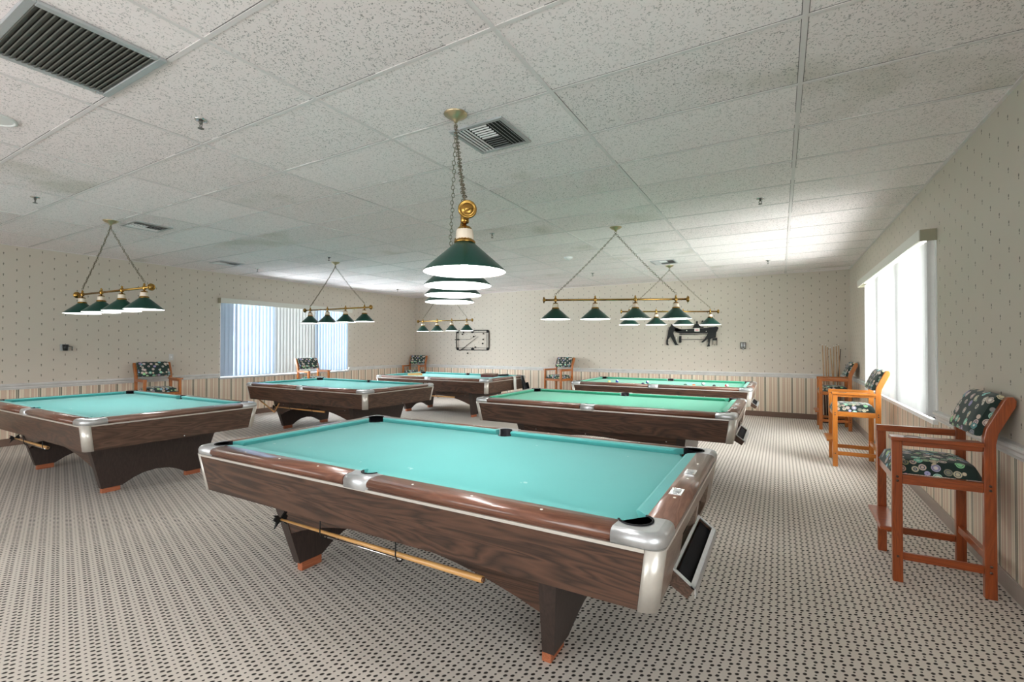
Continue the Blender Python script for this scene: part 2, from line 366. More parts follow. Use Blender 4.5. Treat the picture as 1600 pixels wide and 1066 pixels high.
# ------------------------------------------------------------------ mesh helpers
class MB:
    def __init__(s): s.v = []; s.f = []; s.mi = []; s.sm = []
    def add(s, verts, faces, mi=0, smooth=False):
        b = len(s.v); s.v += [tuple(v) for v in verts]
        for f in faces:
            s.f.append([b + i for i in f]); s.mi.append(mi); s.sm.append(smooth)
        return s
    def box(s, x0, x1, y0, y1, z0, z1, mi=0):
        v = [(x, y, z) for z in (z0, z1) for y in (y0, y1) for x in (x0, x1)]
        return s.add(v, [(0, 2, 3, 1), (4, 5, 7, 6), (0, 1, 5, 4), (2, 6, 7, 3), (0, 4, 6, 2), (1, 3, 7, 5)], mi)
    def hexa(s, v, mi=0):   # 8 verts bottom loop then top loop
        return s.add(v, [(3, 2, 1, 0), (4, 5, 6, 7), (0, 1, 5, 4), (1, 2, 6, 5), (2, 3, 7, 6), (3, 0, 4, 7)], mi)
    def prism(s, loop, fn0, fn1, mi=0):
        n = len(loop); v = [fn0(p) for p in loop] + [fn1(p) for p in loop]
        f = [list(range(n))[::-1], list(range(n, 2 * n))] + [(i, (i + 1) % n, n + (i + 1) % n, n + i) for i in range(n)]
        return s.add(v, f, mi)
    def tube(s, pts, r, n=10, mi=0, cap=True):
        pts = [Vector(p) for p in pts]; rr = r if isinstance(r, (list, tuple)) else [r] * len(pts)
        rings = []
        up = Vector((0, 0, 1))
        d0 = (pts[1] - pts[0]).normalized()
        a = d0.cross(up) if abs(d0.z) < 0.95 else d0.cross(Vector((1, 0, 0)))
        a.normalize()
        vs = []
        for i, p in enumerate(pts):
            d = (pts[min(i + 1, len(pts) - 1)] - pts[max(i - 1, 0)]).normalized()
            a = (a - d * a.dot(d)).normalized(); b_ = d.cross(a)
            for k in range(n):
                t = 2 * PI * k / n; vs.append(p + (a * math.cos(t) + b_ * math.sin(t)) * rr[i])
        f = []
        for i in range(len(pts) - 1):
            for k in range(n):
                f.append((i * n + k, i * n + (k + 1) % n, (i + 1) * n + (k + 1) % n, (i + 1) * n + k))
        base = len(s.v); s.add(vs, f, mi, True)
        if cap:
            s.f.append([base + k for k in range(n)][::-1]); s.mi.append(mi); s.sm.append(False)
            e = base + (len(pts) - 1) * n; s.f.append([e + k for k in range(n)]); s.mi.append(mi); s.sm.append(False)
        return s
    def lathe(s, prof, n=24, c=(0, 0, 0), axis='z', mi=0, smooth=True, capb=False, capt=False):
        vs = []
        for (r, h) in prof:
            for k in range(n):
                t = 2 * PI * k / n; a, b_ = r * math.cos(t), r * math.sin(t)
                p = (a, b_, h) if axis == 'z' else ((h, a, b_) if axis == 'x' else (a, h, b_))
                vs.append((p[0] + c[0], p[1] + c[1], p[2] + c[2]))
        f = [(i * n + k, i * n + (k + 1) % n, (i + 1) * n + (k + 1) % n, (i + 1) * n + k) for i in range(len(prof) - 1) for k in range(n)]
        base = len(s.v); s.add(vs, f, mi, smooth)
        if capb: s.f.append([base + k for k in range(n)][::-1]); s.mi.append(mi); s.sm.append(False)
        if capt:
            e = base + (len(prof) - 1) * n; s.f.append([e + k for k in range(n)]); s.mi.append(mi); s.sm.append(False)
        return s
    def torus(s, c, R, r, ax1, ax2, n=12, m=6, mi=0, stretch=1.0):
        ax1 = Vector(ax1).normalized(); ax2 = Vector(ax2).normalized(); nn = ax1.cross(ax2); c = Vector(c); vs = []
        for i in range(n):
            t = 2 * PI * i / n; ctr = c + ax1 * math.cos(t) * R * stretch + ax2 * math.sin(t) * R
            o = (ax1 * math.cos(t) + ax2 * math.sin(t))
            for j in range(m):
                q = 2 * PI * j / m; vs.append(ctr + (o * math.cos(q) + nn * math.sin(q)) * r)
        f = [(i * m + j, i * m + (j + 1) % m, ((i + 1) % n) * m + (j + 1) % m, ((i + 1) % n) * m + j) for i in range(n) for j in range(m)]
        return s.add(vs, f, mi, True)
    def build(s, name, mats, parent=None, bevel=0.0, seg=2, loc=None, rot=None, angle=35):
        me = bpy.data.meshes.new(name); me.from_pydata(s.v, [], s.f)
        mats = mats if isinstance(mats, (list, tuple)) else [mats]
        for m in mats: me.materials.append(m)
        for i, p in enumerate(me.polygons): p.material_index = s.mi[i]; p.use_smooth = s.sm[i]
        bm = bmesh.new(); bm.from_mesh(me)
        big = [f for f in bm.faces if len(f.verts) > 4]
        if big and not bevel: bmesh.ops.triangulate(bm, faces=big)
        bmesh.ops.recalc_face_normals(bm, faces=bm.faces)
        if bevel:
            ed = [e for e in bm.edges if len(e.link_faces) == 2 and e.calc_face_angle(0) > math.radians(angle)]
            bmesh.ops.bevel(bm, geom=ed, offset=bevel, segments=seg, affect='EDGES', profile=0.5, clamp_overlap=True)
            big = [f for f in bm.faces if len(f.verts) > 4]
            if big: bmesh.ops.triangulate(bm, faces=big)
        bm.to_mesh(me); bm.free(); me.update()
        o = bpy.data.objects.new(name, me); COL.objects.link(o)
        if loc is not None: o.location = loc
        if rot is not None: o.rotation_euler = rot
        if parent is not None: o.parent = parent
        return o

def tag(o, label, cat, group=None):
    o['label'] = label; o['category'] = cat
    if group: o['group'] = group
    return o
def thing(name, label, cat, loc=(0, 0, 0), rz=0, group=None):
    o = bpy.data.objects.new(name, None); COL.objects.link(o); o.location = loc; o.rotation_euler = (0, 0, rz)
    o.empty_display_size = 0.1
    return tag(o, label, cat, group)
def struct(o): o['kind'] = 'structure'; return o
def copy_tree(o, parent=None):
    c = o.copy(); COL.objects.link(c)
    if parent is not None: c.parent = parent
    for ch in list(o.children): copy_tree(ch, c)
    return c
def place(o, loc, rz=0, label=None, group=None):
    o.location = loc; o.rotation_euler = (0, 0, rz)
    if label: o['label'] = label
    if group: o['group'] = group
    return o

# ================================================================== ROOM
T = 0.16
WR = (5.20, 8.72, 0.80, 2.36)      # right window: y0,y1,z0,z1
WL = (5.10, 8.19, 0.80, 2.31)      # left window
WN = (-2.0, 0.8, 0.80, 2.30)       # unseen near right window, added to let in fill light
WF = (-7.8, -0.6, 0.80, 2.40)      # unseen front windows, added for the fill light: x0,x1,z0,z1

m = MB(); m.box(X_L - 0.3, X_R + 0.3, Y_F - 0.3, Y_B + 0.3, -0.1, 0); struct(m.build('floor', M['carpet']))
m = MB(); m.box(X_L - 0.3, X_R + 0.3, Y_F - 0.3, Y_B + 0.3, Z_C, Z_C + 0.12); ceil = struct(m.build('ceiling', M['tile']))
m = MB()
k = math.ceil((X_L - TX0) / (2 * TP))
while TX0 + k * 2 * TP < X_R:
    x = TX0 + k * 2 * TP; m.box(x - 0.012, x + 0.012, Y_F, Y_B, Z_C - 0.004, Z_C); k += 1
g = m.build('ceiling_main_tees', M['tbar'], ceil)
m = MB()
k = math.ceil((Y_F - TY0) / TP)
while TY0 + k * TP < Y_B:
    y = TY0 + k * TP; m.box(X_L, X_R, y - 0.011, y + 0.011, Z_C - 0.003, Z_C); k += 1
m.build('ceiling_cross_tees', M['tbar'], ceil)
m = MB()
m.box(X_L, X_R, Y_B - 0.02, Y_B, Z_C - 0.006, Z_C); m.box(X_L, X_L + 0.02, Y_F, Y_B, Z_C - 0.006, Z_C); m.box(X_R - 0.02, X_R, Y_F, Y_B, Z_C - 0.006, Z_C)
m.build('ceiling_wall_angle', M['tbar'], ceil)

def wall_with_holes(name, axis, c0, c1, h0, h1, holes, material):
    # axis 'y': wall lies along y between x=c0..c1 ; axis 'x': along x between y=c0..c1
    m = MB(); cur = h0
    def bx(a, b, z0, z1):
        if axis == 'y': m.box(c0, c1, a, b, z0, z1)
        else: m.box(a, b, c0, c1, z0, z1)
    for (a, b, z0, z1) in sorted(holes):
        bx(cur, a, 0, Z_C); bx(a, b, 0, z0); bx(a, b, z1, Z_C); cur = b
    bx(cur, h1, 0, Z_C)
    return struct(m.build(name, material))
wall_with_holes('wall_right', 'y', X_R, X_R + T, Y_F - T, Y_B + T, [WR, WN], M['wall_y'])
wall_with_holes('wall_left', 'y', X_L - T, X_L, Y_F - T, Y_B + T, [WL], M['wall_y'])
wall_with_holes('wall_back', 'x', Y_B, Y_B + T, X_L, X_R, [], M['wall_x'])
wall_with_holes('wall_front', 'x', Y_F - T, Y_F, X_L, X_R, [WF], M['wall_x'])

# chair rail (moulded profile) and base boards
RP = [(0, 0.795), (0.010, 0.797), (0.014, 0.812), (0.022, 0.820), (0.022, 0.838), (0.030, 0.850), (0.040, 0.856), (0.040, 0.872), (0.030, 0.880), (0, 0.884)]
def rail(name, side, a, b):
    m = MB()
    if side == 'r': m.prism(RP, lambda p: (X_R - p[0], a, p[1]), lambda p: (X_R - p[0], b, p[1]))
    if side == 'l': m.prism(RP, lambda p: (X_L + p[0], a, p[1]), lambda p: (X_L + p[0], b, p[1]))
    if side == 'b': m.prism(RP, lambda p: (a, Y_B - p[0], p[1]), lambda p: (b, Y_B - p[0], p[1]))
    return struct(m.build(name, M['rail_paint']))
rail('trim_1', 'r', 0.9, WR[0] - 0.06); rail('trim_2', 'r', WR[1] + 0.06, Y_B)
rail('trim_3', 'l', Y_F, WL[0] - 0.03); rail('trim_4', 'l', WL[1] + 0.03, Y_B)
rail('trim_5', 'b', X_L, X_R)
def base(name, bx):
    m = MB(); m.box(*bx); return struct(m.build(name, M['baseboard_sheen' if 'right' in name else 'baseboard'], bevel=0.004, seg=1))
base('baseboard_right', (X_R - 0.012, X_R, Y_F, Y_B, 0, 0.105))
base('baseboard_left', (X_L, X_L + 0.012, Y_F, Y_B, 0, 0.105))
base('baseboard_back', (X_L + 0.012, X_R - 0.012, Y_B - 0.012, Y_B, 0, 0.105))

# windows: frame + panes set in the wall thickness
def window(name, axis, cpos, a, b, z0, z1, n, sill=True):
    root = bpy.data.objects.new(name, None); COL.objects.link(root); root['kind'] = 'structure'
    d = 0.03; m = MB()
    def bx(mm, p, q, u, v, dd=d):
        if axis == 'y': mm.box(cpos - dd, cpos + dd, p, q, u, v)
        else: mm.box(p, q, cpos - dd, cpos + dd, u, v)
    bx(m, a, b, z0, z0 + 0.04); bx(m, a, b, z1 - 0.04, z1)
    w = (b - a) / n
    for i in range(n + 1):
        c = a + w * i; bx(m, max(a, c - 0.025), min(b, c + 0.025), z0 + 0.04, z1 - 0.04)
    m.build('window_frame', M['frame'], root)
    for i in range(n):
        g = MB(); bx(g, a + w * i + 0.025, a + w * (i + 1) - 0.025, z0 + 0.04, z1 - 0.04, 0.003); g.build('pane', M['glass'], root)
    return root
window('window_1', 'y', X_R + 0.10, *WR, 3)
window('window_2', 'y', X_L - 0.10, *WL, 3)
window('added_window_3', 'y', X_R + 0.10, *WN, 2)  # added opening out of view, for the near right fill lamp
window('added_window_4', 'x', Y_F - 0.10, *WF, 5)  # added openings out of view, for the front fill lamp
# white sills / casing around the two visible windows
m = MB(); m.box(X_R - 0.035, X_R + 0.06, WR[0] - 0.05, WR[1] + 0.05, WR[2] - 0.035, WR[2])
m.box(X_R - 0.006, X_R, WR[0] - 0.05, WR[0], WR[2], WR[3]); m.box(X_R - 0.006, X_R, WR[1], WR[1] + 0.05, WR[2], WR[3])
struct(m.build('trim_6', M['white']))
m = MB(); m.box(X_L - 0.06, X_L + 0.035, WL[0] - 0.03, WL[1] + 0.03, WL[2] - 0.03, WL[2] + 0.005)
struct(m.build('trim_7', M['galv']))

# vertical blinds
def blind(label, side, xw, y0, y1, z0, z1, pitch, angfn, matfn, slat_w, valance):
    sgn = -1 if side == 'r' else 1
    root = thing('vertical_blind', label, 'blind', (xw, (y0 + y1) / 2, z0))
    m = MB(); vx = sgn * 0.11
    L = (y1 - y0) / 2
    e = 0.06
    m.box(min(0, vx), max(0, vx), -L - e + 0.006, L + e - 0.006, z1 - z0 + 0.06, z1 - z0 + 0.068)
    m.box(min(vx, vx + sgn * 0.008), max(vx, vx + sgn * 0.008), -L - e, L + e, z1 - z0 - 0.03, z1 - z0 + 0.068)
    m.build('valance', M[valance], root)
    for s in (-1, 1):
        m = MB(); a, b = sorted((s * (L + e - 0.006), s * (L + e)))
        m.box(min(0, vx), max(0, vx), a, b, z1 - z0 - 0.03, z1 - z0 + 0.068); m.build('valance_end', M['olive'], root)
    m = MB(); m.box(min(sgn * 0.001, sgn * 0.04), max(sgn * 0.001, sgn * 0.04), -L, L, z1 - z0 + 0.02, z1 - z0 + 0.055); m.build('headrail', M['white'], root)
    n = int((y1 - y0) / pitch); protos = {}
    for i in range(n):
        yc = -L + pitch * (i + 0.5); ang = angfn((i + 0.5) / n) ; mk = matfn((i + 0.5) / n)
        if mk not in protos:
            q = MB(); hw = slat_w / 2; H = z1 - z0 - 0.01
            pts = [(-hw, 0), (-hw * 0.5, 0.0035), (0, 0.005), (hw * 0.5, 0.0035), (hw, 0)]
            v = [(p[1], p[0], 0.012) for p in pts] + [(p[1], p[0], H) for p in pts]
            q.add(v, [(j, j + 1, j + 6, j + 5) for j in range(4)], 0, True)
            ob = q.build('slat', M[mk], root); protos[mk] = ob
        else:
            ob = protos[mk].copy(); COL.objects.link(ob); ob.parent = root
        ob.location = (sgn * 0.005, yc, 0.0); ob.rotation_euler = (0, 0, ang)
    return root
blind('white vertical blind glowing closed over the right-hand window', 'r', X_R, WR[0] - 0.0, WR[1], 0.805, WR[3] - 0.02, 0.079,
      lambda t: 1.0 + random.uniform(-0.04, 0.04), lambda t: 'slat', 0.089, 'offwhite')
blind('bluish-backlit vertical blind with open slats over the left-hand window', 'l', X_L, WL[0], WL[1], 0.815, WL[3] - 0.02, 0.079,
      lambda t: -0.05 if t < 0.07 else ((-0.85 if (t < 0.36 or t > 0.72) else -0.35) + random.uniform(-0.05, 0.05)),
      lambda t: 'slat_grey' if 0.36 <= t <= 0.70 else 'slat_backlit', 0.089, 'offwhite')

# outdoors seen in slivers between the slats
m = MB(); m.box(X_L - 14, X_L - T - 0.05, -6, 22, -0.4, -0.2); m.box(X_R + T + 0.05, X_R + 14, -8, 22, -0.4, -0.2)
o = m.build('outdoor_ground', M['paving']); struct(o)
def hedge(label, x, y0, y1):
    m = MB()
    rnd = random.Random(3)
    for i in range(26):
        c = Vector((x + rnd.uniform(-0.4, 0.4), y0 + (y1 - y0) * i / 25, 0.35 + rnd.uniform(0, 0.9)))
        r = rnd.uniform(0.35, 0.6)
        m.lathe([(0.01, -r), (r * 0.7, -r * 0.7), (r, 0), (r * 0.72, r * 0.7), (0.01, r)], 9, tuple(c))
    return tag(m.build('hedge', M['leaf']), label, 'hedge')
hedge('dark green hedge outside the left-hand window', X_L - 3.6, 2.5, 6.4)

# ================================================================== POOL TABLES
L2, W2 = 1.4475, 0.77           # half length / width at the trim line
ZT, ZB, INS = 0.742, 0.515, 0.034
RW, CW = 0.150, 0.055           # rail width, cushion width
ZR, ZBED = 0.792, 0.757
def lerp(a, b, t): return a + (b - a) * t
def arc(cx, cy, r, a0, a1, n): return [(cx + r * math.cos(math.radians(lerp(a0, a1, i / n))), cy + r * math.sin(math.radians(lerp(a0, a1, i / n)))) for i in range(n + 1)]

def make_table(label, ret=1, clothm='cloth', counters=True, sticks=True):
    t = thing('pool_table', label, 'pool table')
    # aprons -----------------------------------------------------------
    PA = 0.062     # corner post reach
    for sy in (-1, 1):
        m = MB()
        o0, o1 = sy * W2, sy * (W2 - INS); i0, i1 = sy * (W2 - 0.03), sy * (W2 - INS - 0.03)
        a0, a1 = L2 - PA, L2 - PA - 0.0
        m.hexa([(-a1 + INS, o1, ZB), (a1 - INS, o1, ZB), (a1 - INS, i1, ZB), (-a1 + INS, i1, ZB), (-a0, o0, ZT - 0.012), (a0, o0, ZT - 0.012), (a0, i0, ZT - 0.012), (-a0, i0, ZT - 0.012)])
        m.build('side_apron', M['walnut_x'], t)
        m = MB(); m.box(-a0, a0, min(sy * (W2 - 0.02), sy * (W2 + 0.002)), max(sy * (W2 - 0.02), sy * (W2 + 0.002)), ZT - 0.012, ZT)
        m.build('trim_strip', M['strip'], t)
    for sx in (-1, 1):
        b0, b1 = W2 - PA, W2 - PA - INS
        X0 = lambda z: sx * (L2 - INS * (ZT - z) / (ZT - ZB))
        if sx != ret:
            m = MB(); o0, o1 = X0(ZT), X0(ZB)
            m.hexa([(o1, -b1, ZB), (o1, b1, ZB), (o1 - sx * 0.03, b1, ZB), (o1 - sx * 0.03, -b1, ZB), (o0, -b0, ZT - 0.012), (o0, b0, ZT - 0.012), (o0 - sx * 0.03, b0, ZT - 0.012), (o0 - sx * 0.03, -b0, ZT - 0.012)])
            ap = m.build('end_apron', M['walnut_y'], t)
            q = MB(); q.lathe([(0.006, 0), (0.006, 0.004), (0.001, 0.005)], 10, (X0(0.53) + 0, 0.03, 0.53), 'x'); q.build('screw', M['steel'], ap)
        else:
            # built up round the two viewing openings of the ball return
            m = MB()
            def pan(ya, yb, za, zb):
                oa, ob = X0(za), X0(zb)
                m.hexa([(oa, ya, za), (oa, yb, za), (oa - sx * 0.03, yb, za), (oa - sx * 0.03, ya, za), (ob, ya, zb), (ob, yb, zb), (ob - sx * 0.03, yb, zb), (ob - sx * 0.03, ya, zb)])
            z1, z2, z3 = 0.545, 0.655, ZT - 0.012
            pan(-b1, b1, ZB, z1); pan(-b0, b0, z2, z3)
            for ya, yb in ((-b0 + 0.01, -0.33), (0.055, 0.12), (0.47, b0 - 0.01)): pan(ya, yb, z1, z2)
            m.build('end_apron', M['walnut_glare'], t)
            m = MB(); m.box(min(sx * (L2 - 0.14), sx * (L2 - 0.13)), max(sx * (L2 - 0.14), sx * (L2 - 0.13)), -0.5, 0.55, ZB, 0.70)
            m.box(min(sx * (L2 - 0.14), sx * (L2 - 0.045)), max(sx * (L2 - 0.14), sx * (L2 - 0.045)), -0.5, 0.55, 0.530, 0.540)
            m.build('return_tunnel', M['dark'], t)
            # ball tray: wooden wedge with a metal lip
            br = MB(); ya, yb = -0.46, 0.20
            prof = [(0.0, 0.552), (0.076, 0.494), (0.054, 0.456), (-0.02, 0.50)]
            fx = lambda p: (sx * (L2 - 0.030 + p[0]), p[1])
            for (u, v) in ((ya, ya + 0.012), (yb - 0.012, yb)):
                br.prism(prof, lambda p: (fx(p)[0], u, fx(p)[1]), lambda p: (fx(p)[0], v, fx(p)[1]))
            bot = [(0.076, 0.494), (0.054, 0.456), (-0.02, 0.50), (-0.02, 0.512), (0.050, 0.468), (0.068, 0.494)]
            br.prism(bot, lambda p: (fx(p)[0], ya + 0.012, fx(p)[1]), lambda p: (fx(p)[0], yb - 0.012, fx(p)[1]))
            tr = br.build('ball_tray', M['walnut_y'], t)
            lp = MB()
            e0, e1 = fx((0.0, 0.556)), fx((0.080, 0.496))
            def strip(p, q, y0_, y1_, w=0.006):
                lp.hexa([(p[0], y0_, p[1]), (q[0], y0_, q[1]), (q[0], y1_, q[1]), (p[0], y1_, p[1]), (p[0], y0_, p[1] + w), (q[0], y0_, q[1] + w), (q[0], y1_, q[1] + w), (p[0], y1_, p[1] + w)])
            strip(e0, e1, ya - 0.002, ya + 0.016); strip(e0, e1, yb - 0.016, yb + 0.002)
            f0, f1 = fx((0.066, 0.5065)), e1
            strip(f0, f1, ya - 0.002, yb + 0.002); strip(e0, fx((0.010, 0.551)), ya, yb)
            lp.hexa([(e1[0], ya, e1[1] - 0.03), (e1[0] + sx * 0.004, ya, e1[1] - 0.03), (e1[0] + sx * 0.004, yb, e1[1] - 0.03), (e1[0], yb, e1[1] - 0.03),
                     (e1[0], ya, e1[1] + 0.006), (e1[0] + sx * 0.004, ya, e1[1] + 0.006), (e1[0] + sx * 0.004, yb, e1[1] + 0.006), (e1[0], yb, e1[1] + 0.006)])
            lp.build('tray_lip', M['alu'], tr)
            ln = MB(); g0, g1 = fx((0.012, 0.530)), fx((0.064, 0.486))
            ln.hexa([(g0[0], ya + 0.014, g0[1]), (g1[0], ya + 0.014, g1[1]), (g1[0], yb - 0.014, g1[1]), (g0[0], yb - 0.014, g0[1]), (g0[0], ya + 0.014, g0[1] + 0.004), (g1[0], ya + 0.014, g1[1] + 0.004), (g1[0], yb - 0.014, g1[1] + 0.004), (g0[0], yb - 0.014, g0[1] + 0.004)])
            ln.build('tray_liner', M['rubber'], tr)
        m = MB(); m.box(min(sx * (L2 - 0.02), sx * (L2 + 0.002)), max(sx * (L2 - 0.02), sx * (L2 + 0.002)), -b0, b0, ZT - 0.012, ZT); m.build('trim_strip', M['strip'], t)
    # corner posts -------------------------------------------------------
    for sx in (-1, 1):
        for sy in (-1, 1):
            R = 0.046
            outl = [(PA, 0)] + [(R - R * math.sin(math.radians(a)), R - R * math.cos(math.radians(a))) for a in range(0, 91, 10)] + [(0, PA)]
            inn = [(PA, 0.012)] + [(R - (R - 0.012) * math.sin(math.radians(a)), R - (R - 0.012) * math.cos(math.radians(a))) for a in range(0, 91, 10)] + [(0.012, PA)]
            n = len(outl); v = []
            for z in (ZB - 0.004, ZT):
                d = INS * (ZT - z) / (ZT - ZB) - 0.002
                for p in outl + inn: v.append((sx * (L2 - d - p[0]), sy * (W2 - d - p[1]), z))
            f = []
            for i in range(n - 1):
                f += [(i, i + 1, 2 * n + i + 1, 2 * n + i), (n + i, n + i + 1, 3 * n + i + 1, 3 * n + i), (i, i + 1, n + i + 1, n + i), (2 * n + i, 2 * n + i + 1, 3 * n + i + 1, 3 * n + i)]
            f += [(0, n, 3 * n, 2 * n), (n - 1, 2 * n - 1, 4 * n - 1, 3 * n - 1)]
            m = MB(); m.add(v, f, 0, False)
            for i in range(len(m.f)):
                if i % 4 in (0, 1): m.sm[i] = True
            m.build('corner_post', M['strip'], t)
    # corner castings with pocket cut outs --------------------------------
    CP = 0.122; PR = 0.066; R = 0.06
    top = [(0.178, 0.0), (0.176, 0.055), (0.172, 0.092)] + arc(CP, CP, PR, -32, -238, 18) + [(0.092, 0.172), (0.055, 0.176), (0.0, 0.178)] + \
          [(R - R * math.cos(math.radians(a)), R - R * math.sin(math.radians(a))) for a in range(0, 91, 10)]
    def inset(p, k):
        # push the outer edge in by k
        x, y = p
        return (max(x, k) if x < 0.1 or y < 0.1 else x, max(y, k) if y < 0.1 or x < 0.1 else y)
    for sx in (-1, 1):
        for sy in (-1, 1):
            m = MB(); levels = [(ZT, 0.003), (ZT + 0.006, -0.004), (ZT + 0.028, -0.005), (ZT + 0.042, 0.002), (ZR - 0.002, 0.012), (ZR + 0.001, 0.026)]
            n = len(top); v = []
            for z, k in levels:
                for (x, y) in top:
                    xx, yy = x, y
                    if x < 0.06 and y < 0.06:   # rounded corner: scale about the arc centre
                        dx, dy = x - R, y - R; l = math.hypot(dx, dy); s_ = max(0.0, (R - k)) / R
                        xx, yy = R + dx * s_, R + dy * s_
                    elif y <= 0.0: yy = k
                    elif x <= 0.0: xx = k
                    v.append((sx * (L2 - xx), sy * (W2 - yy), z))
            f = []
            for j in range(len(levels) - 1):
                for i in range(n): f.append((j * n + i, j * n + (i + 1) % n, (j + 1) * n + (i + 1) % n, (j + 1) * n + i))
            m.add(v, f, 0, True); m.add(v[:n], [list(range(n))], 0); m.add(v[-n:], [list(range(n))], 0)
            m.build('corner_casting', M['alu'], t)
            # pocket
            q = MB(); c = (sx * (L2 - CP), sy * (W2 - CP)); r1, r2 = PR - 0.001, PR - 0.009
            ang0 = math.atan2(sy, sx)
            aa = [ang0 + math.radians(lerp(-112, 112, i / 20)) for i in range(21)]
            zz = [0.64, ZR + 0.004]
            vs = [(c[0] + r * math.cos(a), c[1] + r * math.sin(a), z) for z in zz for r in (r1, r2) for a in aa]
            n2 = 21; ff = []
            for i in range(n2 - 1):
                ff += [(i, i + 1, 2 * n2 + i + 1, 2 * n2 + i), (n2 + i, n2 + i + 1, 3 * n2 + i + 1, 3 * n2 + i), (2 * n2 + i, 2 * n2 + i + 1, 3 * n2 + i + 1, 3 * n2 + i)]
            ff += [(0, n2, 3 * n2, 2 * n2), (n2 - 1, 2 * n2 - 1, 4 * n2 - 1, 3 * n2 - 1)]
            q.add(vs, ff, 0, True); q.lathe([(0.001, 0.645), (PR, 0.645), (PR, 0.70)], 24, (c[0], c[1], 0))
            q.build('pocket', M['rubber'], t)
    # side castings --------------------------------------------------------
    SR = 0.052; SC_ = 0.088
    a0 = math.degrees(math.acos(0.0))
    stop = [(-0.074, 0.0), (0.074, 0.0), (0.080, 0.06), (0.096, RW - CW)] + [(p[0], p[1]) for p in arc(0, SC_ + 0.022, SR, -15, -165, 16)] + [(-0.096, RW - CW), (-0.080, 0.06)]
    for sy in (-1, 1):
        m = MB(); levels = [(ZT - 0.013, 0.0), (ZT - 0.006, -0.003), (ZT + 0.026, -0.004), (ZT + 0.040, 0.002), (ZR - 0.001, 0.012), (ZR + 0.0015, 0.03)]
        n = len(stop); v = []
        for z, k in levels:
            for (x, y) in stop: v.append((x, sy * (W2 - (k if y <= 0.0 else y)), z))
        f = []
        for j in range(len(levels) - 1):
            for i in range(n): f.append((j * n + i, j * n + (i + 1) % n, (j + 1) * n + (i + 1) % n, (j + 1) * n + i))
        m.add(v, f, 0, True); m.add(v[:n], [list(range(n))], 0); m.add(v[-n:], [list(range(n))], 0)
        m.build('side_casting', M['alu'], t)
        q = MB(); cy = sy * (W2 - SC_ - 0.022); r1, r2 = SR - 0.001, SR - 0.009
        aa = [sy * PI / 2 + math.radians(lerp(-80, 80, i / 18)) for i in range(19)]; n2 = 19
        vs = [(r * math.cos(a), cy + r * math.sin(a), z) for z in (0.64, ZR + 0.005) for r in (r1, r2) for a in aa]; ff = []
        for i in range(n2 - 1):
            ff += [(i, i + 1, 2 * n2 + i + 1, 2 * n2 + i), (n2 + i, n2 + i + 1, 3 * n2 + i + 1, 3 * n2 + i), (2 * n2 + i, 2 * n2 + i + 1, 3 * n2 + i + 1, 3 * n2 + i)]
        ff += [(0, n2, 3 * n2, 2 * n2), (n2 - 1, 2 * n2 - 1, 4 * n2 - 1, 3 * n2 - 1)]
        q.add(vs, ff, 0, True); q.lathe([(0.001, 0.645), (SR, 0.645), (SR, 0.70)], 20, (0, cy, 0)); q.build('pocket', M['rubber'], t)
    # wooden rails and cushions ---------------------------------------------
    WP = [(0.006, 0.743), (0.010, 0.748), (-0.001, 0.754), (-0.005, 0.766), (-0.001, 0.778), (0.012, 0.787), (0.032, ZR - 0.001), (0.06, ZR), (RW - CW, ZR), (RW - CW, 0.743)]
    CU = [(RW - CW, ZR), (RW - 0.012, ZR + 0.001), (RW, ZR - 0.005), (RW - 0.002, ZR - 0.012), (RW - 0.022, ZBED), (RW - CW, ZBED)]
    def seg(kind, s1, a, b, mitre_a, mitre_b):
        # kind 'x': runs along x at side s1 ; 'y': along y at end s1
        def P(u, d, z): return (u, s1 * (W2 - d), z) if kind == 'x' else (s1 * (L2 - d), u, z)
        m = MB(); m.prism(WP, lambda p: P(a, p[0], p[1]), lambda p: P(b, p[0], p[1]))
        r = m.build('rail', M['rosewood_x' if kind == 'x' else 'rosewood_y'], t)
        for pl in r.data.polygons: pl.use_smooth = len(pl.vertices) == 4 and pl.area > 0.001
        off = lambda p: (p[0] - (RW - CW)) / CW
        ca = 0.060 if kind == 'x' and a > 0 else a + 0.004
        cb = -0.060 if kind == 'x' and b < 0 else b - 0.004
        m = MB(); m.prism(CU, lambda p: P(ca + mitre_a * off(p), p[0], p[1]), lambda p: P(cb - mitre_b * off(p), p[0], p[1]))
        m.build('cushion', M[clothm], t)
        return r, P
    for s in (-1, 1):
        for (a, b, ma, mb, ks) in ((-L2 + 0.176, -0.084, 0.055, 0.004, (-3, -2, -1)), (0.084, L2 - 0.176, 0.004, 0.055, (1, 2, 3))):
            r, P = seg('x', s, a, b, ma, mb)
            for k_ in ks:
                q = MB(); c = P(k_ * 0.327, 0.048, ZR); q.lathe([(0.006, -0.002), (0.006, 0.0012), (0.0, 0.0014)], 12, c); q.build('sight', M['sight'], r)
        r, P = seg('y', s, -W2 + 0.176, W2 - 0.176, 0.055, 0.055)
        for k_ in (-1, 0, 1):
            q = MB(); c = P(k_ * 0.32, 0.048, ZR); q.lathe([(0.006, -0.002), (0.006, 0.0012), (0.0, 0.0014)], 12, c); q.build('sight', M['sight'], r)
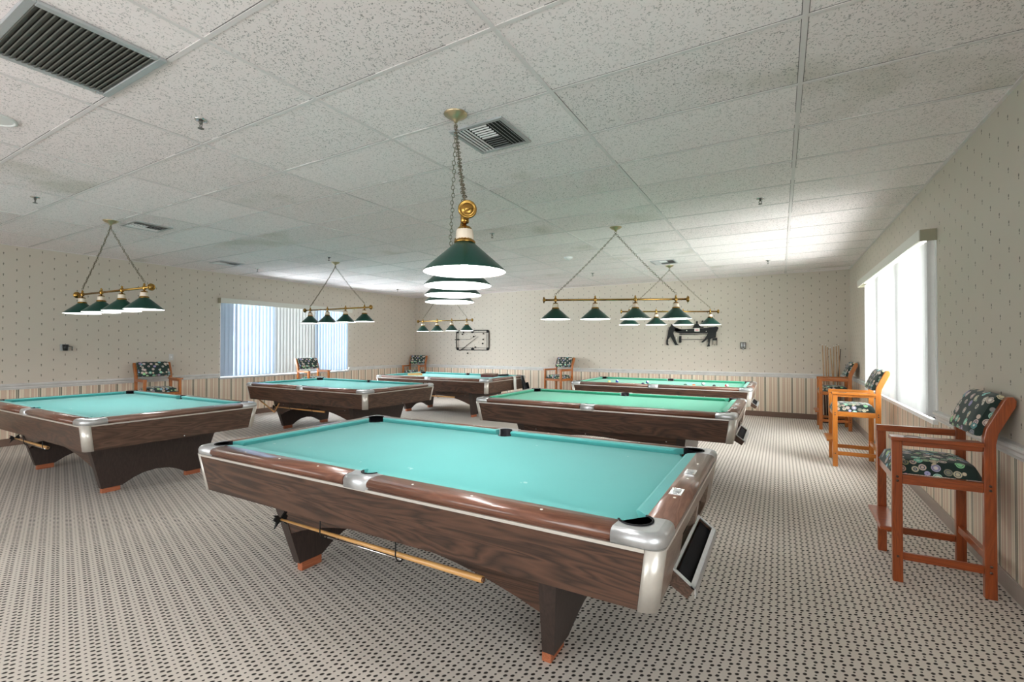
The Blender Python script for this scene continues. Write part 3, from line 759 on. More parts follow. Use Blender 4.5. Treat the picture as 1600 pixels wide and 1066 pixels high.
        if counters and s == ret:
            for yc in (-0.235, 0.125):
                q = MB(); x0 = s * (L2 - 0.055)
                q.box(x0 - 0.026, x0 + 0.026, yc - 0.045, yc + 0.045, ZR - 0.002, ZR + 0.0035)
                q.build('score_counter', M['steel'], r, bevel=0.0015, seg=1)
                q = MB()
                q.lathe([(0.014, ZR + 0.003), (0.014, ZR + 0.006), (0.002, ZR + 0.007)], 12, (x0, yc - 0.022, 0))
                q.box(x0 - 0.016, x0 + 0.016, yc - 0.010, yc + 0.034, ZR + 0.003, ZR + 0.0055)
                q.build('counter_face', M['galv'], r)
    # bed with pocket notches ------------------------------------------------
    bx_, by_ = L2 - RW + 0.03, W2 - RW + 0.03
    pts = []
    def corner_cut(sx, sy):
        cx, cy = sx * (L2 - CP), sy * (W2 - CP)
        base_a = math.degrees(math.atan2(-sy, -sx))
        return [(cx + (PR + 0.012) * math.cos(math.radians(base_a + d)), cy + (PR + 0.012) * math.sin(math.radians(base_a + d))) for d in (lambda s_: [s_ * q_ for q_ in (80, 50, 20, 0, -20, -50, -80)])(1)]
    def side_cut(sy):
        cy = sy * (W2 - SC_ - 0.022); bA = -90 * sy
        return [((SR + 0.008) * math.cos(math.radians(bA + d)), cy + (SR + 0.008) * math.sin(math.radians(bA + d))) for d in (88, 60, 30, 0, -30, -60, -88)]
    # counter-clockwise: start bottom-left
    bl = corner_cut(-1, -1); pts += bl if bl[0][0] < bl[-1][0] else bl[::-1]
    sc_ = side_cut(-1); pts += sc_ if sc_[0][0] < sc_[-1][0] else sc_[::-1]
    br_ = corner_cut(1, -1); pts += br_ if br_[0][0] < br_[-1][0] else br_[::-1]
    tr_ = corner_cut(1, 1); pts += tr_ if tr_[0][0] > tr_[-1][0] else tr_[::-1]
    sc_ = side_cut(1); pts += sc_ if sc_[0][0] > sc_[-1][0] else sc_[::-1]
    tl = corner_cut(-1, 1); pts += tl if tl[0][0] > tl[-1][0] else tl[::-1]
    m = MB(); m.prism(pts, lambda p: (p[0], p[1], ZBED - 0.03), lambda p: (p[0], p[1], ZBED)); m.build('cloth_bed', M[clothm], t)
    m = MB(); m.box(-L2 + 0.2, L2 - 0.2, -W2 + 0.075, W2 - 0.075, ZB + 0.005, ZB + 0.02); m.build('light_block_plate', M['dark'], t)  # unseen plate added inside the table to block light
    # pedestal: two tapering end panels with arches, two arched stretchers, four feet
    HB = lambda z: (0.900 + 0.075 * z / ZB, 0.450 + 0.130 * z / ZB)
    for sx in (-1, 1):
        arch = [(0.285, 0.05), (0.25, 0.07), (0.19, 0.105), (0.11, 0.135), (0.0, 0.148)]
        half = [(0.45, 0.05)] + arch
        lp = [(0.575, ZB + 0.01)] + half + [(-p[0], p[1]) for p in half[:-1][::-1]] + [(-0.575, ZB + 0.01)]
        def co(p): # y scaled to follow the taper only on the outer edge
            return p[0]
        m = MB(); m.prism(lp, lambda p: (sx * HB(p[1])[0], p[0], p[1]), lambda p: (sx * (HB(p[1])[0] - 0.055 - 0.035 * p[1] / ZB), p[0], p[1]))
        m.build('leg_panel', M['walnut_z'], t)
        for sy in (-1, 1):
            m = MB(); m.box(min(sx * 0.888, sx * 0.842), max(sx * 0.888, sx * 0.842), min(sy * 0.44, sy * 0.292), max(sy * 0.44, sy * 0.292), 0.0, 0.052)
            m.build('foot', M['foot'], t, bevel=0.003, seg=1)
    for sy in (-1, 1):
        ar = [(-0.875, 0.25)] + [(lerp(-0.86, 0.86, i / 16), 0.255 + 0.165 * (1 - abs(lerp(-1, 1, i / 16)) ** 2.2)) for i in range(17)] + [(0.875, 0.25)]
        lp = ar + [(0.91, ZB + 0.01), (-0.91, ZB + 0.01)]
        m = MB(); m.prism(lp, lambda p: (p[0], sy * (HB(p[1])[1] - 0.014), p[1]), lambda p: (p[0], sy * (HB(p[1])[1] - 0.036), p[1]))
        s_ = m.build('stretcher', M['walnut_x'], t)
        for x in (-0.72, 0.78, -0.1):
            q = MB(); z = 0.44; q.lathe([(0.008, 0), (0.008, 0.004), (0.002, 0.006)], 10, (x, 0, z), 'y')
            for i, vv in enumerate(q.v): q.v[i] = (vv[0], sy * (HB(z)[1] - 0.013 + vv[1]), vv[2])
            q.build('screw', M['steel'], s_)
    if sticks:
        for x in (-0.38, 0.17):
            m = MB(); m.tube([(x, -0.665, ZB + 0.01), (x, -0.668, 0.41), (x, -0.655, 0.381), (x, -0.632, 0.369), (x, -0.609, 0.381), (x, -0.600, 0.405)], 0.0035, 6)
            m.build('stick_hook', M['wrought'], t)
    return t

LT = 'walnut-sided pool table with teal cloth, '
ta = make_table('large walnut-sided pool table in the foreground with teal cloth and ball tray', 1)
tb = make_table('walnut-sided pool table at far left with plain end, teal cloth', -1, counters=False)
TABLES = {'A': (-1.783, 2.349), 'B': (-6.559, 2.384), 'C': (-6.53, 5.455), 'D': (-6.2, 8.12), 'E': (-1.797, 5.507), 'F': (-1.804, 8.543)}
GT = 'six pool tables in two columns'
place(ta, (*TABLES['A'], 0), 0, None, GT)
place(tb, (*TABLES['B'], 0), 0, None, GT)
for key, src, lab in (('C', tb, 'empty walnut-sided pool table before the left-hand window, second from the left wall corner'),
                      ('D', tb, 'farthest left pool table with maroon box and triangle on its cloth')):
    c = copy_tree(src); place(c, (*TABLES[key], 0), 0, lab, GT)
te = make_table('empty green-cloth pool table directly behind the foreground table', 1, 'cloth_g', sticks=False)
place(te, (*TABLES['E'], 0), 0, None, GT)
tf = copy_tree(te); place(tf, (*TABLES['F'], 0), 0, 'farthest pool table before the back wall, scattered balls on its green cloth', GT)

# bridge sticks hanging in the hooks -------------------------------------------
def bridge(x0, x1, y, z, lab, short=False):
    t = thing('bridge_stick', lab, 'bridge stick', (x0, y, z), 0, 'bridge sticks slung under the tables')
    m = MB(); L = x1 - x0
    m.tube([(0, 0, 0), (L * 0.5, 0, 0), (L - 0.02, 0, 0), (L, 0, 0)], [0.0065, 0.011, 0.0155, 0.0145], 12); m.build('shaft', M['cue'], t)
    m = MB(); zz = [(-0.055, -0.075), (-0.040, -0.02), (-0.062, 0.012), (-0.045, 0.035), (-0.066, 0.060), (-0.03, 0.05), (0.0, 0.012), (0.03, 0.05), (0.066, 0.066), (0.045, 0.035), (0.062, 0.012), (0.04, -0.02), (0.055, -0.075), (0.02, -0.03), (0, -0.02), (-0.02, -0.03)]
    m.prism(zz, lambda p: (-0.012, p[0] * 0.72, p[1] * 0.6), lambda p: (0.000, p[0] * 0.72, p[1] * 0.6)); m.build('bridge_head', M['wrought'], t)
    m = MB(); m.tube([(L - 0.001, 0, 0), (L + 0.008, 0, 0)], [0.012, 0.009], 12); m.build('bumper', M['rubber'] if short else M['brown'], t)
    return t
def metal(x0, x1, y, z, lab):
    m = MB(); m.tube([(x0, y, z), (x1, y, z)], 0.0055, 8); o = m.build('metal_bridge_rod', M['steel'])
    return tag(o, lab, 'rod', 'metal rods slung under the tables')
bridge(-2.553, -1.133, 1.717, 0.401, 'wooden bridge stick hanging under the foreground table')
metal(-2.20, -1.62, 1.742, 0.366, 'thin metal rod below the wooden stick under the foreground table')
bridge(-7.35, -6.376, 1.752, 0.401, 'wooden bridge stick hanging under the far left table')
metal(-7.0, -6.5, 1.772, 0.37, 'thin metal rod under the far left table')
bridge(-7.35, -6.097, 4.823, 0.401, 'wooden bridge stick hanging under the table before the left window')
bridge(-6.95, -5.60, 7.488, 0.401, 'pale bridge stick hanging under the farthest left table', True)
m = MB(); m.tube([(-7.76, 4.80, 0.50), (-7.33, 4.80, 0.315), (-7.21, 4.80, 0.47)], 0.011, 8)
tag(m.build('bent_stick', M['cue']), 'bent wooden stick propped below the corner of the table before the left window', 'stick')

# balls on the far table -----------------------------------------------------------
def ball(x, y, col, lab, stripe=False):
    mt = simple('ball_' + lab.split()[0], col, 0.12, coat=0.6, noise=0.02)
    m = MB(); r = 0.0286
    prof = [(max(0.0005, r * math.sin(PI * i / 14)), -r * math.cos(PI * i / 14)) for i in range(15)]
    m.lathe(prof, 20, (0, 0, 0))
    if stripe:
        for i, f in enumerate(m.f):
            zc = sum(m.v[j][2] for j in f) / 4
            if abs(zc) > 0.016: m.mi[i] = 1
    o = m.build('billiard_ball', [mt, M['sight']]); o.location = (x, y, ZBED + r); o.rotation_euler = (random.uniform(0, 1.2), random.uniform(0, 1), 0)
    return tag(o, lab, 'ball', 'balls scattered on the far table')
bl = [(-2.62, 8.02, (0.75, 0.62, 0.25, 1), 'yellow ball near the far corner pocket', 0), (-2.55, 8.25, (0.03, 0.08, 0.4, 1), 'blue and white striped ball beside the yellow ball', 1),
      (-1.98, 7.83, (0.01, 0.03, 0.09, 1), 'dark blue ball close to the near cushion left of the centre', 0), (-2.02, 8.30, (0.02, 0.06, 0.3, 1), 'blue striped ball just behind the dark blue ball', 1),
      (-1.33, 7.95, (0.01, 0.06, 0.04, 1), 'dark green ball left of the orange ball', 0), (-1.20, 7.95, (0.8, 0.2, 0.08, 1), 'orange ball right of the dark green ball', 0),
      (-1.12, 8.40, (0.2, 0.2, 0.3, 1), 'grey striped ball farthest to the back of the orange ball', 1), (-0.90, 7.95, (0.01, 0.02, 0.03, 1), 'black ball between the striped and the red ball', 0),
      (-0.74, 8.18, (0.6, 0.03, 0.05, 1), 'red and white striped ball nearest the right end', 1)]
for b_ in bl: ball(*b_)

# things on the farthest left table -------------------------------------------------
t = thing('ball_triangle', 'pale wooden ball triangle lying on the farthest left table', 'ball rack', (-7.15, 8.12, ZBED), 0.3)
for k in range(3):
    a = math.radians(90 + 120 * k); b2 = math.radians(90 + 120 * (k + 1)); R_ = 0.2
    m = MB(); p, q = Vector((R_ * math.cos(a), R_ * math.sin(a), 0)), Vector((R_ * math.cos(b2), R_ * math.sin(b2), 0))
    d = (q - p).normalized(); nn = Vector((-d.y, d.x, 0)) * 0.006
    m.hexa([tuple(p - nn), tuple(q - nn), tuple(q + nn), tuple(p + nn), tuple(p - nn + Vector((0, 0, 0.045))), tuple(q - nn + Vector((0, 0, 0.045))), tuple(q + nn + Vector((0, 0, 0.045))), tuple(p + nn + Vector((0, 0, 0.045)))])
    m.build('triangle_side', M['cue'], t)
t = thing('ball_box', 'maroon box with brown lid on the end of the farthest left table', 'box', (-5.12, 8.0, ZR), 0.25)
m = MB(); m.box(-0.13, 0.13, -0.17, 0.17, 0.003, 0.055); m.build('box_body', M['maroon'], t, bevel=0.004)
m = MB(); m.hexa([(-0.135, -0.175, 0.058), (0.135, -0.175, 0.030), (0.135, 0.175, 0.030), (-0.135, 0.175, 0.058), (-0.135, -0.175, 0.068), (0.135, -0.175, 0.062), (0.135, 0.175, 0.062), (-0.135, 0.175, 0.068)]); m.build('box_lid', M['brown'], t)
t = thing('table_brush', 'black table brush lying behind the maroon box on the far table', 'brush', (-5.03, 8.40, ZR), 1.2)
m = MB(); m.box(-0.13, 0.13, -0.02, 0.02, 0.018, 0.038); m.build('brush_back', M['black'], t, bevel=0.005)
m = MB(); m.box(-0.125, 0.125, -0.016, 0.016, 0.002, 0.020); m.build('bristles', M['rubber'], t)
# towel and cue bag at the end of that table
m = MB(); xe = TABLES['D'][0] + L2 + 0.012
pr = [(-0.10, ZR + 0.004), (-0.03, ZR + 0.006), (0.0, 0.785), (0.006, 0.76), (0.012, 0.65), (0.030, 0.50), (0.036, 0.44)]
v = []
for i in range(9):
    yy = 8.32 + 0.10 * i / 8; 
    for (dx, z) in pr:
        w = 0.004 * math.sin(i * 1.7) * (1 if z < 0.76 else 0.2)
        lean = -0.08 * max(0, (0.77 - z)) 
        v.append((xe + dx + w, yy + lean, z))
n = len(pr); f = [(i * n + j, (i + 1) * n + j, (i + 1) * n + j + 1, i * n + j + 1) for i in range(8) for j in range(n - 1)]
m.add(v, f, 0, True); o = m.build('hand_towel', M['towel']); md = o.modifiers.new('thick', 'SOLIDIFY'); md.thickness = 0.005
tag(o, 'white towel draped over the right end of the farthest left table', 'towel')
t = thing('cue_bag', 'black cue bag leaning against the right end of the farthest left table', 'bag', (xe + 0.22, 8.58, 0))
m = MB(); m.tube([(0.02, 0, 0.0), (-0.02, 0, 0.25), (-0.10, 0, 0.55), (-0.17, 0.01, 0.80)], [0.05, 0.055, 0.05, 0.03], 12); m.build('bag_body', M['black'], t)
m = MB(); m.tube([(-0.165, 0.0, 0.79), (-0.07, -0.08, 0.70), (-0.02, -0.09, 0.55), (-0.03, -0.05, 0.40)], 0.008, 8); m.build('bag_strap', M['rubber'], t)
m = MB(); m.tube([(0.05, 0.07, 0.0), (0.0, 0.08, 0.3), (-0.08, 0.06, 0.66)], [0.035, 0.04, 0.03], 10); m.build('side_pocket', M['rubber'], t)

# ================================================================== STOOLS
def make_stool(label, wz, wh, cup=1):
    """faces +X, width along Y, cup holder arm on the cup side"""
    t = thing('spectator_chair', label, 'chair')
    LW = 0.03; YW = 0.265; XF = 0.235; XB = -0.225
    def part(name, mt, *boxes, bev=0.004, par=t):
        m = MB()
        for b in boxes: m.box(*b)
        return m.build(name, M[mt], par, bevel=bev, seg=2)
    for sy in (-1, 1):
        ya, yb = sorted((sy * YW, sy * (YW - 0.038)))
        part('front_leg', wz, (XF - 0.050, XF, ya, yb, 0, 0.850))
        # rear leg kicks back above the arm
        m = MB(); pr = [(XB, 0.0), (XB + 0.052, 0.0), (XB + 0.052, 0.90), (XB + 0.042, 0.955), (XB - 0.030, 1.115), (XB - 0.046, 1.138), (XB - 0.070, 1.140), (XB - 0.084, 1.12), (XB - 0.082, 1.09), (XB - 0.010, 0.93), (XB, 0.87)]
        m.prism(pr, lambda p: (p[0], ya, p[1]), lambda p: (p[0], yb, p[1])); rl = m.build('rear_leg', M[wz], t, bevel=0.004, seg=2)
        part('arm_rest', wh, *([(XB + 0.053, XF + 0.006, min(sy * (YW + 0.022), sy * (YW - 0.070)), max(sy * (YW + 0.022), sy * (YW - 0.070)), 0.852, 0.876), (XB + 0.053, XF - 0.051, ya + 0.004, yb - 0.004, 0.822, 0.852)] if sy == cup else [(XB + 0.053, XF + 0.004, ya - 0.006, yb + 0.006, 0.832, 0.874)]))
        part('seat_rail', wh, (XB + 0.052, XF - 0.050, ya + 0.004, yb - 0.004, 0.592, 0.648))
        part('side_stretcher', wh, (XB + 0.052, XF - 0.050, ya + 0.008, yb - 0.008, 0.135, 0.180))
        q = MB()
        for (x, z) in ((XF - 0.025, 0.61), (XF - 0.025, 0.635), (XF - 0.025, 0.155), (XB + 0.026, 0.61), (XB + 0.026, 0.635), (XB + 0.026, 0.15), (XB + 0.026, 0.185)):
            q.lathe([(0.007, 0), (0.007, 0.003), (0.001, 0.005)], 10, (x, 0, z), 'y')
        q.v = [(a, sy * (YW + b), c) for a, b, c in q.v]; q.build('bolt_caps', M['cue_dark'], rl)
    if True:
        m = MB(); m.lathe([(0.041, 0.8765), (0.041, 0.8785), (0.036, 0.8785), (0.036, 0.869), (0.001, 0.869)], 24, (XF - 0.10, cup * (YW - 0.022), 0)); m.build('cup_holder', M['cue_dark'], t)
    part('front_rail', wz, (XF - 0.045, XF - 0.010, -YW + 0.038, YW - 0.038, 0.592, 0.648))
    part('back_rail', wz, (XB + 0.015, XB + 0.045, -YW + 0.038, YW - 0.038, 0.592, 0.648))
    part('back_stretcher', wz, (XB + 0.015, XB + 0.045, -YW + 0.038, YW - 0.038, 0.205, 0.250))
    part('foot_rest', wh, (XF - 0.055, XF + 0.055, -YW + 0.040, YW - 0.040, 0.285, 0.312), bev=0.006)
    # seat cushion
    m = MB(); nx, ny = 14, 14; v = []
    xa, xb, yw = XB + 0.035, XF - 0.002, YW - 0.040
    def pil(u, w, z0, h, e=0.42): return z0 + h * ((1 - abs(u) ** 4) ** e) * ((1 - abs(w) ** 4) ** e)
    for i in range(nx + 1):
        for j in range(ny + 1):
            u, w = -1 + 2 * i / nx, -1 + 2 * j / ny
            v.append((lerp(xa, xb, (u + 1) / 2), w * yw, pil(u, w, 0.650, 0.088, 0.22)))
    f = [(i * (ny + 1) + j, (i + 1) * (ny + 1) + j, (i + 1) * (ny + 1) + j + 1, i * (ny + 1) + j + 1) for i in range(nx) for j in range(ny)]
    m.add(v, f, 0, True)
    b0 = [(xa, -yw, 0.650), (xb, -yw, 0.650), (xb, yw, 0.650), (xa, yw, 0.650)]; m.add(b0, [(0, 3, 2, 1)])
    m.build('seat_cushion', M['fabric'], t)
    # back cushion leaning between the posts, padded front, rolled top
    m = MB(); v = []; ns, nt_ = 12, 16; yw2 = YW - 0.041
    prof = [(0.030, -0.125), (0.042, -0.09), (0.046, 0), (0.044, 0.09), (0.032, 0.118), (0.010, 0.135), (-0.018, 0.130), (-0.028, 0.11), (-0.028, -0.11), (-0.018, -0.128), (0.010, -0.132)]
    n = len(prof); ca, sa = math.cos(-0.42), math.sin(-0.42)
    cx, cz = XB + 0.015, 1.025
    for j in range(ns + 1):
        w = -1 + 2 * j / ns; k_ = (1 - abs(w) ** 6) ** 0.4 * 0.35 + 0.65
        for (a, b) in prof:
            a2, b2_ = a * k_, b * (0.94 + 0.06 * k_)
            v.append((cx + a2 * ca + b2_ * sa, w * yw2, cz - a2 * sa * 0.6 + b2_ * ca))
    f = [(j * n + i, j * n + (i + 1) % n, (j + 1) * n + (i + 1) % n, (j + 1) * n + i) for j in range(ns) for i in range(n)]
    m.add(v, f, 0, True); m.add(v[:n], [list(range(n))]); m.add(v[-n:], [list(range(n))])
    m.build('back_cushion', M['fabric'], t)
    return t
GS = 'tall spectator chairs along the walls'
c1 = make_stool('dark cherry tall chair in the right foreground with ball-print cushions', 'cherry', 'cherry_h', 1)
place(c1, (0.822, 3.878, 0), PI, None, GS)
c2 = make_stool('honey-coloured tall chair in front of the right-hand window', 'maple', 'maple_h', 1)
place(c2, (0.772, 6.96, 0), PI, None, GS)
c3 = make_stool('orange wooden tall chair in the far right corner before the standing cues', 'oak', 'oak_h', 1)
place(c3, (0.81, 9.79, 0), PI, None, GS)
for loc, rz, lab in (((-9.10, 3.86, 0), -0.10, 'orange wooden tall chair against the left wall behind the far left table'),
                     ((-9.12, 6.90, 0), -0.08, 'orange wooden tall chair in front of the left-hand window blind'),
                     ((-9.14, 10.28, 0), -PI / 2 + 0.25, 'orange wooden tall chair in the far left corner of the room'),
                     ((-4.62, 10.30, 0), -PI / 2 - 0.28, 'orange wooden tall chair against the back wall between the two far tables')):
    c = copy_tree(c3); place(c, loc, rz, lab, GS)

# cues standing in a corner rack ----------------------------------------------------------
t = thing('cue_stand', 'dark wooden floor stand holding cues in the far right corner', 'cue rack', (0.86, 10.47, 0))
m = MB(); m.box(-0.20, 0.20, -0.10, 0.10, 0.0, 0.05); m.build('stand_base', M['cue_dark'], t, bevel=0.004)
for x in (-0.185, 0.185):
    m = MB(); m.box(x - 0.012, x + 0.012, -0.09, 0.09, 0.05, 0.72); m.build('stand_side', M['brown'], t, bevel=0.003)
m = MB(); m.box(-0.172, 0.172, -0.085, -0.02, 0.64, 0.662); m.box(-0.172, 0.172, 0.05, 0.085, 0.64, 0.662); m.build('holder_bar', M['brown'], t)
tops = [(0.695, 0.03), (0.745, 0.0), (0.775, 0.02), (0.81, 0.05), (0.875, 0.0), (0.91, 0.03), (0.945, 0.02), (0.985, 0.05)]
bots = [0.73, 0.765, 0.80, 0.90, 0.855, 0.93, 0.965, 0.875]
boty = [10.47, 10.47, 10.47, 10.43, 10.50, 10.50, 10.46, 10.545]
zt = [1.455, 1.45, 1.425, 1.40, 1.43, 1.44, 1.455, 1.385]
for i in range(8):
    m = MB(); p0 = Vector((bots[i], boty[i], 0.052)); p1 = Vector((tops[i][0], boty[i] + 0.06, zt[i]))
    q = lambda s_: tuple(p0.lerp(p1, s_))
    t = thing('pool_cue', ['leftmost pool cue standing in the corner', 'second pool cue from the left in the corner stand', 'third pool cue from the left, standing close beside the second', 'pool cue leaning left from the middle of the corner stand',
              'upright pale pool cue in the middle of the corner stand', 'pool cue just right of the upright middle cue', 'tallest right-hand pool cue of the corner stand', 'dark pool cue leaning right at the end of the corner stand'][i], 'pool cue', (0, 0, 0), 0, 'pool cues standing in the far right corner')
    m.tube([q(0.0), q(0.42)], [0.0145, 0.0115], 8); m.build('cue_butt', M['cue_dark'] if i % 2 else M['brown'], t)
    m = MB(); m.tube([q(0.42), q(0.985)], [0.0114, 0.0068], 8); m.build('cue_shaft', M['cue_dark'] if i == 7 else M['cue_z'], t)
    m = MB(); m.tube([q(0.985), q(1.0)], 0.0066, 8); m.build('cue_tip', M['sight'], t)

# ================================================================== HANGING LAMPS
def chain_mesh(p0, p1, sag=0.0, pitch=0.026):
    m = MB(); p0 = Vector(p0); p1 = Vector(p1); L = (p1 - p0).length; n = max(4, int(L / pitch)); d = (p1 - p0).normalized()
    a = d.cross(Vector((0, 1, 0))).normalized(); b = d.cross(a).normalized()
    pts = []
    for i in range(n + 1):
        s_ = i / n; c = p0.lerp(p1, s_) + Vector((0, 0, -sag * 4 * s_ * (1 - s_)))
        c += b * 0.003 * math.sin(i * 1.3) ; pts.append(c)
        ax = a if i % 2 else b
        m.torus(c, 0.0105, 0.0022, d, ax, 10, 5, 0, 1.55)
    return m, pts

def make_lamp(label, loc, bar_c, ang, zbar, diam=0.36, lift=0.0, dz_r=0.0):
    """loc: canopy on the ceiling; bar_c: bar centre (world xy); ang: bar direction"""
    t = thing('pool_table_lamp', label, 'hanging lamp', (bar_c[0], bar_c[1], zbar), ang, 'four-shade lamps over the pool tables')
    k = diam / 0.36; S = 0.48 * k
    cx = Matrix.Rotation(-ang, 3, 'Z') @ Vector((loc[0] - bar_c[0], loc[1] - bar_c[1], 0))
    H = Z_C - zbar
    m = MB(); m.lathe([(0.072, H - 0.001), (0.072, H - 0.008), (0.060, H - 0.012), (0.055, H - 0.022), (0.028, H - 0.032), (0.014, H - 0.045), (0.010, H - 0.055), (0.001, H - 0.056)], 24, (cx.x, cx.y, 0), capb=False)
    m.build('canopy', M['brass_pale'], t)
    m = MB(); m.torus((cx.x, cx.y, H - 0.065), 0.012, 0.003, (1, 0, 0), (0, 0, 1)); m.build('canopy_ring', M['chain'], t)
    bl = 1.5 * S
    m = MB(); m.tube([(-bl - 0.12, 0, 0), (bl + 0.12, 0, 0)], 0.0125, 16); m.build('bar', M['brass'], t)
    for s in (-1, 1):
        x0 = s * (bl + 0.12)
        m = MB(); m.lathe([(0.013, 0), (0.020, s * 0.004), (0.020, s * 0.010), (0.036, s * 0.014), (0.039, s * 0.022), (0.037, s * 0.028), (0.032, s * 0.030), (0.030, s * 0.026), (0.022, s * 0.028), (0.020, s * 0.033), (0.012, s * 0.030), (0.008, s * 0.036), (0.0005, s * 0.038)], 24, (x0, 0, 0), 'x')
        m.build('end_cap', M['brass'], t)
        top = (s * bl, 0, 0.055)
        m, pts = chain_mesh((cx.x, cx.y, H - 0.08), (top[0], top[1], top[2] + 0.015), 0.02)
        ch = m.build('chain', M['chain'], t)
        if s == -1:
            q = MB(); q.tube(pts, 0.0028, 6); q.build('power_cord', M['chain'], ch)
    for i in range(4):
        x = -bl + S * i
        m = MB(); m.lathe([(0.018, 0.012), (0.015, 0.022), (0.008, 0.027), (0.012, 0.036), (0.010, 0.044), (0.004, 0.050), (0.0005, 0.054)], 14, (x, 0, 0), capb=True)
        m.lathe([(0.017, -0.020), (0.019, -0.015), (0.019, 0.015), (0.017, 0.020)], 14, (x, 0, 0), 'z', capb=True, capt=True)
        m.build('finial', M['brass'], t)
        m = MB(); m.lathe([(0.008, -0.018), (0.008, -0.032), (0.024, -0.036), (0.031, -0.044), (0.033, -0.050)], 20, (x, 0, 0)); 
        m.lathe([(0.034, -0.090), (0.042, -0.096), (0.047, -0.102), (0.047, -0.108), (0.040, -0.110)], 24, (x, 0, 0))
        sk = m.build('socket', M['brass'], t)
        m = MB()
        n = 32; prof = [(0.031, -0.049), (0.034, -0.056), (0.0355, -0.070), (0.0355, -0.084), (0.036, -0.093)]
        vs = []
        for (r, z) in prof:
            for q_ in range(n):
                rr = r + (0.003 if q_ % 2 else -0.003); a_ = 2 * PI * q_ / n; vs.append((x + rr * math.cos(a_), rr * math.sin(a_), z))
        m.add(vs, [(a_ * n + b_, a_ * n + (b_ + 1) % n, (a_ + 1) * n + (b_ + 1) % n, (a_ + 1) * n + b_) for a_ in range(len(prof) - 1) for b_ in range(n)], 0, True)
        m.build('ribbed_collar', M['ribbed'], sk)
        z0 = -0.106; z1 = -0.232; R_ = 0.18 * k
        m = MB()
        prof = [(0.038, z0), (0.042, z0 - 0.003), (R_ * 0.985, z1 + 0.004), (R_, z1), (R_, z1 - 0.004)]
        m.lathe(prof, 48, (x, 0, 0), mi=0)
        m.lathe([(0.034, z0 - 0.004), (R_ * 0.985 - 0.003, z1 + 0.001), (R_ - 0.001, z1 - 0.004)], 48, (x, 0, 0), mi=1)
        m.build('lamp_shade', [M['shade'], M['shade_in']], t)
        m = MB(); c_ = (x, 0, z1 + 0.062)
        m.lathe([(0.012, 0.045), (0.018, 0.03), (0.030, 0.012), (0.033, -0.006), (0.028, -0.024), (0.014, -0.036), (0.0005, -0.039)], 16, c_); m.build('bulb', M['bulb'], t)
    return t
def at(F, R): return (-0.4977 * F + 0.8673 * R, 0.8673 * F + 0.4977 * R)
# F = distance ahead, R = distance right of the camera, only used to lay out the six lamps in plan
make_lamp('four-shade green lamp over the foreground table, seen end-on', (-1.737, 2.325), (-1.662, 2.222), math.atan2(1.095, -0.921), 1.984)
make_lamp('four-shade green lamp over the far left table', (-6.669, 2.346), at(5.396, -4.637), 0.045, 2.055)
make_lamp('four-shade green lamp in front of the left-hand blind', (-6.635, 5.447), (-6.62, 5.46), 0.045, 2.06, 0.325)
make_lamp('four-shade green lamp over the farthest left table, beside the wall art', (-6.68, 8.52), (-6.68, 8.52), 0.07, 2.0, 0.30)
make_lamp('four-shade green lamp over the green-cloth table behind the foreground one', (-1.719, 5.521), (-1.725, 5.515), 0.46, 1.984)
make_lamp('four-shade green lamp over the farthest table with the balls', (-1.708, 8.644), (-1.708, 8.64), 0.50, 2.037)

# ================================================================== CEILING THINGS
def grille(cx, cy, w, l, n, lab):
    t = thing('return_air_grille', lab, 'vent', (cx, cy, Z_C))
    m = MB(); a, b = w / 2, l / 2; e = 0.035
    for bx in ((-a - e, a + e, -b - e, -b), (-a - e, a + e, b, b + e), (-a - e, -a, -b, b), (a, a + e, -b, b)): m.box(*bx, -0.016, 0)
    m.build('grille_frame', M['galv'], t, bevel=0.003, seg=1)
    m = MB(); m.box(-a, a, -b, b, -0.002, -0.0005); m.build('duct', M['dark'], t)
    for i in range(n):
        y = -b + l * (i + 0.5) / n
        m = MB(); m.hexa([(-a, y - 0.012, -0.014), (a, y - 0.012, -0.014), (a, y - 0.008, -0.016), (-a, y - 0.008, -0.016), (-a, y + 0.006, -0.003), (a, y + 0.006, -0.003), (a, y + 0.010, -0.005), (-a, y + 0.010, -0.005)])
        m.build('louver', M['grille'], t)
    m = MB()
    for s in (-1, 1): m.lathe([(0.005, -0.016), (0.004, -0.018), (0.0005, -0.0185)], 8, (s * (a + e / 2), b - 0.03, 0))
    m.build('grille_screws', M['steel'], t)
grille(-3.00, 0.905, 0.60, 0.44, 20, 'large dirty return air grille in the ceiling at top left')
